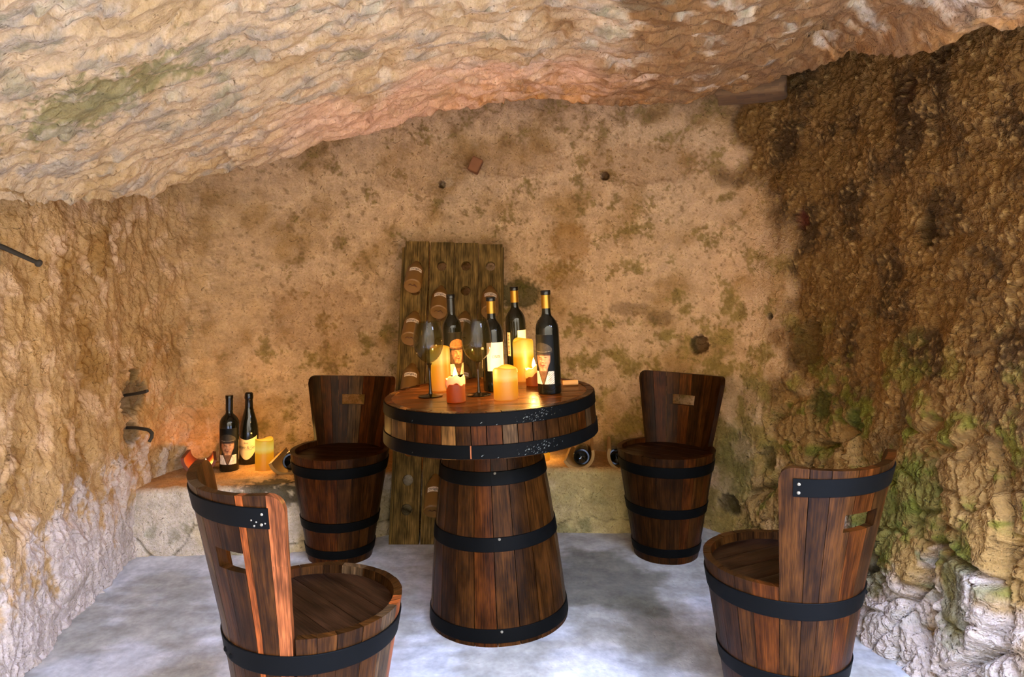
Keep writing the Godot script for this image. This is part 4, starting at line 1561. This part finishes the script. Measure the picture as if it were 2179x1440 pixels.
func build_table_things() -> void:
	var g := "wine bottles on the table"
	wine_bottle("dark portrait-label bottle behind the tall candle and the wine glasses", on_table(-0.208, 2.72), 0.32, 0.0352, "portrait_woman", 0.62, false, g)
	wine_bottle("gold-necked bottle with plain white label between wine glass and tall candle", on_table(-0.058, 2.52), 0.312, 0.0368, "white", 0.30, true, g)
	wine_bottle("gold-necked bottle with barcode strip, standing behind the tall pale candle", on_table(0.022, 2.80), 0.335, 0.0372, "white", 1.0, true, g)
	wine_bottle("tallest dark bottle on the table, man's portrait label turned to the flame", on_table(0.122, 2.42), 0.33, 0.0378, "portrait", -0.55, true, g)
	wine_glass("smoked wine glass before the tall amber candle, at the table's edge", on_table(-0.266, 2.46))
	wine_glass("smoked wine glass between the red candle and the short pillar candle", on_table(-0.107, 2.44))
	var pg := "glowing pillar candles"
	pillar_candle("tall amber pillar candle behind the first wine glass", on_table(-0.241, 2.57), 0.034, 0.15, "lit_wax_orange", 0.085, pg, 0.4)
	pillar_candle("short wide pillar candle glowing at the front of the table", on_table(-0.018, 2.345), 0.0385, 0.098, "lit_wax", 0.085, pg, 2.2)
	pillar_candle("tall pale pillar candle glowing beside the tallest bottle", on_table(0.045, 2.695), 0.037, 0.148, "lit_wax", 0.1, pg, 1.0)
	red_candle("short red candle with dripping rim, burning before the amber pillar candle", on_table(-0.173, 2.335), 0.0295, 0.075, 0.16, 1.2)
	red_candle("short red candle burning half hidden behind the tallest bottle", on_table(0.078, 2.585), 0.0295, 0.062, 0.16, 0.3)
	# a cork lying on its side near the far rim
	var c := thing("cork", "pale cork lying on the table beside the tallest bottle", "cork", Vector3.ZERO)
	var m := lathe([Vector2(0.0, -0.026), Vector2(0.0075, -0.026), Vector2(0.0085, -0.025), Vector2(0.0085, 0.025), Vector2(0.0075, 0.026), Vector2(0.0, 0.026)], 20)
	part("cork_body", m, M.cork, c)
	c.transform = on_table(0.198, 2.55, 0.7285 + 0.0085) * Transform3D(Basis(Vector3.FORWARD, PI / 2), Vector3.ZERO)


func tile_mesh(r: float, th: float, length: float, spread: float) -> ArrayMesh:
	# half-round roof tile, open side up, axis along z, front end at z = 0
	var st := SurfaceTool.new()
	st.begin(Mesh.PRIMITIVE_TRIANGLES)
	var n := 16
	var m := 6
	var grid: Array = []
	for k in m + 1:
		var z := -length * k / m
		var rr := r * (1.0 - 0.18 * k / m)
		var o: Array = []
		for i in n + 1:
			var a := lerpf(-spread, spread, float(i) / n)
			o.append([Vector3(sin(a) * rr, r - cos(a) * rr, z), Vector3(sin(a) * (rr - th), r - cos(a) * (rr - th), z)])
		grid.append(o)
	var u := Vector2.ZERO
	for k in m:
		for i in n:
			st.set_smooth_group(1)
			quad(st, grid[k][i][0], grid[k + 1][i][0], grid[k + 1][i + 1][0], grid[k][i + 1][0], u, u, u, u)
			st.set_smooth_group(2)
			quad(st, grid[k][i + 1][1], grid[k + 1][i + 1][1], grid[k + 1][i][1], grid[k][i][1], u, u, u, u)
		for e in [0, n]:
			st.set_smooth_group(3 + e)
			if e == 0:
				quad(st, grid[k][0][1], grid[k + 1][0][1], grid[k + 1][0][0], grid[k][0][0], u, u, u, u)
			else:
				quad(st, grid[k][n][0], grid[k + 1][n][0], grid[k + 1][n][1], grid[k][n][1], u, u, u, u)
	for i in n:
		st.set_smooth_group(40)
		quad(st, grid[0][i][0], grid[0][i + 1][0], grid[0][i + 1][1], grid[0][i][1], u, u, u, u)
		st.set_smooth_group(41)
		quad(st, grid[m][i][1], grid[m][i + 1][1], grid[m][i + 1][0], grid[m][i][0], u, u, u, u)
	return commit(st)


func roof_tile(label: String, at: Vector3, turn: float, roll: float, length := 0.26, mat := "terracotta") -> Node3D:
	var o := thing("roof_tile", label, "roof tile", at, "terracotta roof tiles on the ledge")
	part("clay_body", tile_mesh(0.072, 0.013, length, 1.45), M[mat], o)
	o.basis = Basis(Vector3.UP, turn) * Basis(Vector3.BACK, roll)
	return o


func lying_bottle(label: String, at: Vector3, turn: float, cap: bool) -> void:
	# base towards the room, neck into the tile
	var o := thing("wine_bottle", label, "bottle", at, "bottles lying in roof tiles")
	part("glass_body", lathe([Vector2(0.0, 0.014), Vector2(0.016, 0.01), Vector2(0.027, 0.0), Vector2(0.033, 0.0), Vector2(0.037, 0.005), Vector2(0.037, 0.13), Vector2(0.03, 0.16), Vector2(0.0165, 0.19), Vector2(0.0142, 0.2), Vector2(0.014, 0.24), Vector2(0.0, 0.24)], 36), M.bottle, o)
	if cap:
		part("label", wrap_patch(0.0375, -1.2, 1.2, func(_f): return 0.03, func(_f): return 0.075, 20, 2), M.paper, o)
	o.basis = Basis(Vector3.UP, turn) * Basis(Vector3.RIGHT, -PI / 2 - 0.05)


func build_ledge_things() -> void:
	var top := 0.262
	wine_bottle("tall dark wine bottle with a man's portrait label, standing on the ledge", Transform3D(Basis(), Vector3(-1.222, top, -3.25)), 0.322, 0.0405, "portrait", 0.18, false, "")
	# sparkling wine
	var o := thing("sparkling_bottle", "sloping-shouldered sparkling wine bottle with cream shield label on the ledge", "bottle", Vector3(-1.172, top, -3.35))
	var H := 0.318
	var R := 0.041
	part("glass_body", lathe(sparkling_shape(H, R), 40), M.bottle, o)
	part("foil", lathe([Vector2(R * 0.43, H * 0.79), Vector2(R * 0.42, H * 0.84), Vector2(R * 0.40, H * 0.90), Vector2(R * 0.44, H * 0.91), Vector2(R * 0.47, H * 0.93), Vector2(R * 0.45, H * 0.955), Vector2(R * 0.43, H * 0.985), Vector2(R * 0.3, H), Vector2(0.0, H)], 28), M.capsule, o)
	var lb := part("label", wrap_patch(R + 0.0005, -1.15, 1.25, func(f): return H * (0.085 + 0.17 * pow(absf(f - 0.5) * 2.0, 1.8)), func(f): return H * (0.36 + 0.05 * pow(absf(f - 0.5) * 2.0, 1.6)), 28, 3), M.cream, o)
	part("lettering", wrap_text("Olive & Gr", 0.016, R + 0.0007, 0.0, H * 0.255), M.ink, lb)
	part("lettering", wrap_text("Brut", 0.009, R + 0.0007, 0.05, H * 0.315), M.tan_mark, lb)
	part("printed_line", wrap_patch(R + 0.0009, -0.6, 0.65, func(_f): return H * 0.222, func(_f): return H * 0.227, 16, 1), M.tan_mark, lb)
	pillar_candle("amber pillar candle glowing on the ledge beside the two bottles", Transform3D(Basis(), Vector3(-1.067, top, -3.24)), 0.0385, 0.135, "lit_wax_orange", 0.085, "glowing pillar candles", 3.0)
	# amber light in a tilted tile behind the front chair
	roof_tile("reddish roof tile holding a small flame, at the ledge's end behind a chair", Vector3(-1.33, top + 0.002, -3.17), deg_to_rad(18), deg_to_rad(-8), 0.15, "tile_red")
	var tl := thing("tea_light", "small tea light burning inside the reddish roof tile", "candle", Vector3(-1.315, top + 0.0165, -3.23))
	part("wax", lathe([Vector2(0.0, 0.0), Vector2(0.0175, 0.0), Vector2(0.018, 0.001), Vector2(0.018, 0.014), Vector2(0.0165, 0.014), Vector2(0.0160, 0.012), Vector2(0.0, 0.012)], 28), M.melted_wax, tl)
	part("flame", lathe([Vector2(0.0, 0.013), Vector2(0.003, 0.016), Vector2(0.0042, 0.021), Vector2(0.003, 0.029), Vector2(0.0, 0.038)], 14), M.flame, tl)
	candle_light(tl, Vector3(0, 0.022, 0), 0.04, Color(1.0, 0.6, 0.22), 0.005)
	# a candle behind the table's pedestal
	pillar_candle("small amber candle on the ledge, glimpsed under the table top", Transform3D(Basis(), Vector3(0.148, top, -3.40)), 0.024, 0.07, "lit_wax_orange", 0.03, "glowing pillar candles", 4.0)
	roof_tile("pale roof tile cradling a dark bottle, just under the table's rim", Vector3(0.312, top + 0.001, -3.25), deg_to_rad(-8), deg_to_rad(22))
	lying_bottle("dark bottle lying base outward in the roof tile under the table's rim", Vector3(0.302, top + 0.053, -3.262), deg_to_rad(-8), false)
	roof_tile("roof tile tipped up beside the shaded chair, its edge raised high", Vector3(0.445, top + 0.001, -3.25), deg_to_rad(-4), deg_to_rad(-32))
	lying_bottle("dark bottle lying base outward beside the shaded chair", Vector3(0.452, top + 0.053, -3.262), deg_to_rad(-4), false)
	roof_tile("roof tile on the ledge behind the weathered-stave chair", Vector3(-0.94, top + 0.001, -3.16), deg_to_rad(6), deg_to_rad(10))
	lying_bottle("bottle with pale label lying in the tile behind the weathered-stave chair", Vector3(-0.935, top + 0.053, -3.18), deg_to_rad(6), true)


func build_iron() -> void:
	var a := thing("iron_spike", "rusty iron spike with round head driven into the rough rock, high up", "spike", Vector3(-1.385, 1.153, -2.2))
	part("shaft", tube(PackedVector3Array([Vector3(-0.17, 0.075, 0.02), Vector3(-0.1, 0.045, 0.0), Vector3(-0.05, 0.022, 0.0), Vector3(0.0, 0.0, 0.0)]), PackedFloat32Array([0.0075, 0.0075, 0.0068, 0.0062])), M.rust_iron, a)
	part("spike_head", tube(PackedVector3Array([Vector3(-0.004, 0.002, 0), Vector3(0.0, 0.0, 0), Vector3(0.005, -0.002, 0), Vector3(0.007, -0.003, 0)]), PackedFloat32Array([0.010, 0.0115, 0.010, 0.006]), 16), M.rust_iron, a)
	var b := tag_mesh("iron_nail", tube(PackedVector3Array([Vector3(-1.55, 0.628, -2.98), Vector3(-1.47, 0.645, -2.93), Vector3(-1.42, 0.657, -2.9), Vector3(-1.399, 0.664, -2.885)]), PackedFloat32Array([0.006, 0.006, 0.0065, 0.006])), M.rust_iron, "short rusty nail sticking out of the grey mortar patch in the rock", "nail")
	b.set_meta("group", "rusty iron in the rough rock")
	var c := tag_mesh("iron_hook", tube(PackedVector3Array([Vector3(-1.53, 0.505, -2.97), Vector3(-1.46, 0.515, -2.92), Vector3(-1.40, 0.516, -2.885), Vector3(-1.385, 0.513, -2.876), Vector3(-1.375, 0.504, -2.872), Vector3(-1.374, 0.490, -2.868), Vector3(-1.382, 0.474, -2.864)]), PackedFloat32Array([0.0062, 0.0062, 0.0066, 0.007, 0.0072, 0.007, 0.0062])), M.rust_iron, "bent rusty iron hook below the grey mortar patch in the rock", "hook")
	c.set_meta("group", "rusty iron in the rough rock")
	# a stone block wedged under the ceiling and a brick end left in the plaster
	var wall := get_node("wall_right")
	part("stone_block", stone(Vector3(0.27, 0.07, 0.2), 5), M.stone, wall, Vector3(0.97, 1.855, -3.05)).rotation = Vector3(0, -0.35, 0.02)
	var back := get_node("wall_back")
	part("brick", stone(Vector3(0.052, 0.07, 0.08), 9), M.brick, back, Vector3(-0.174, 1.62, -3.575)).rotation = Vector3(0, 0, -0.45)


func tag_mesh(called: String, mesh: Mesh, mat: Material, label: String, category: String) -> MeshInstance3D:
	var o := part(numbered(called), mesh, mat, self)
	tag(o, label, category)
	return o


func stone(size: Vector3, sd: int) -> ArrayMesh:
	# a worn block: a box whose faces are gridded, rounded and roughened
	var st := SurfaceTool.new()
	st.begin(Mesh.PRIMITIVE_TRIANGLES)
	var n := 10
	for face in 6:
		var ax := face / 2
		var sg := 1.0 if face % 2 == 0 else -1.0
		for i in n:
			for j in n:
				var c: Array = []
				for k in 4:
					var fi := -1.0 + 2.0 * (i + (1 if k == 1 or k == 2 else 0)) / n
					var fj := -1.0 + 2.0 * (j + (1 if k >= 2 else 0)) / n
					var v := Vector3.ZERO
					v[ax] = sg
					v[(ax + 1) % 3] = fi
					v[(ax + 2) % 3] = fj * sg
					var e := Vector3(pow(absf(v.x), 6.0), pow(absf(v.y), 6.0), pow(absf(v.z), 6.0))
					var shrink := 1.0 - 0.05 * maxf(0.0, e.x + e.y + e.z - 1.0)
					var p := v * size * 0.5 * shrink
					p *= 1.0 + 0.08 * n_mid.get_noise_3d(p.x + sd, p.y * 2.0, p.z)
					c.append(p)
				var u := Vector2(i, j) * 0.05
				st.set_smooth_group(0)
				quad(st, c[0], c[3], c[2], c[1], u, u, u, u)
	return commit(st)
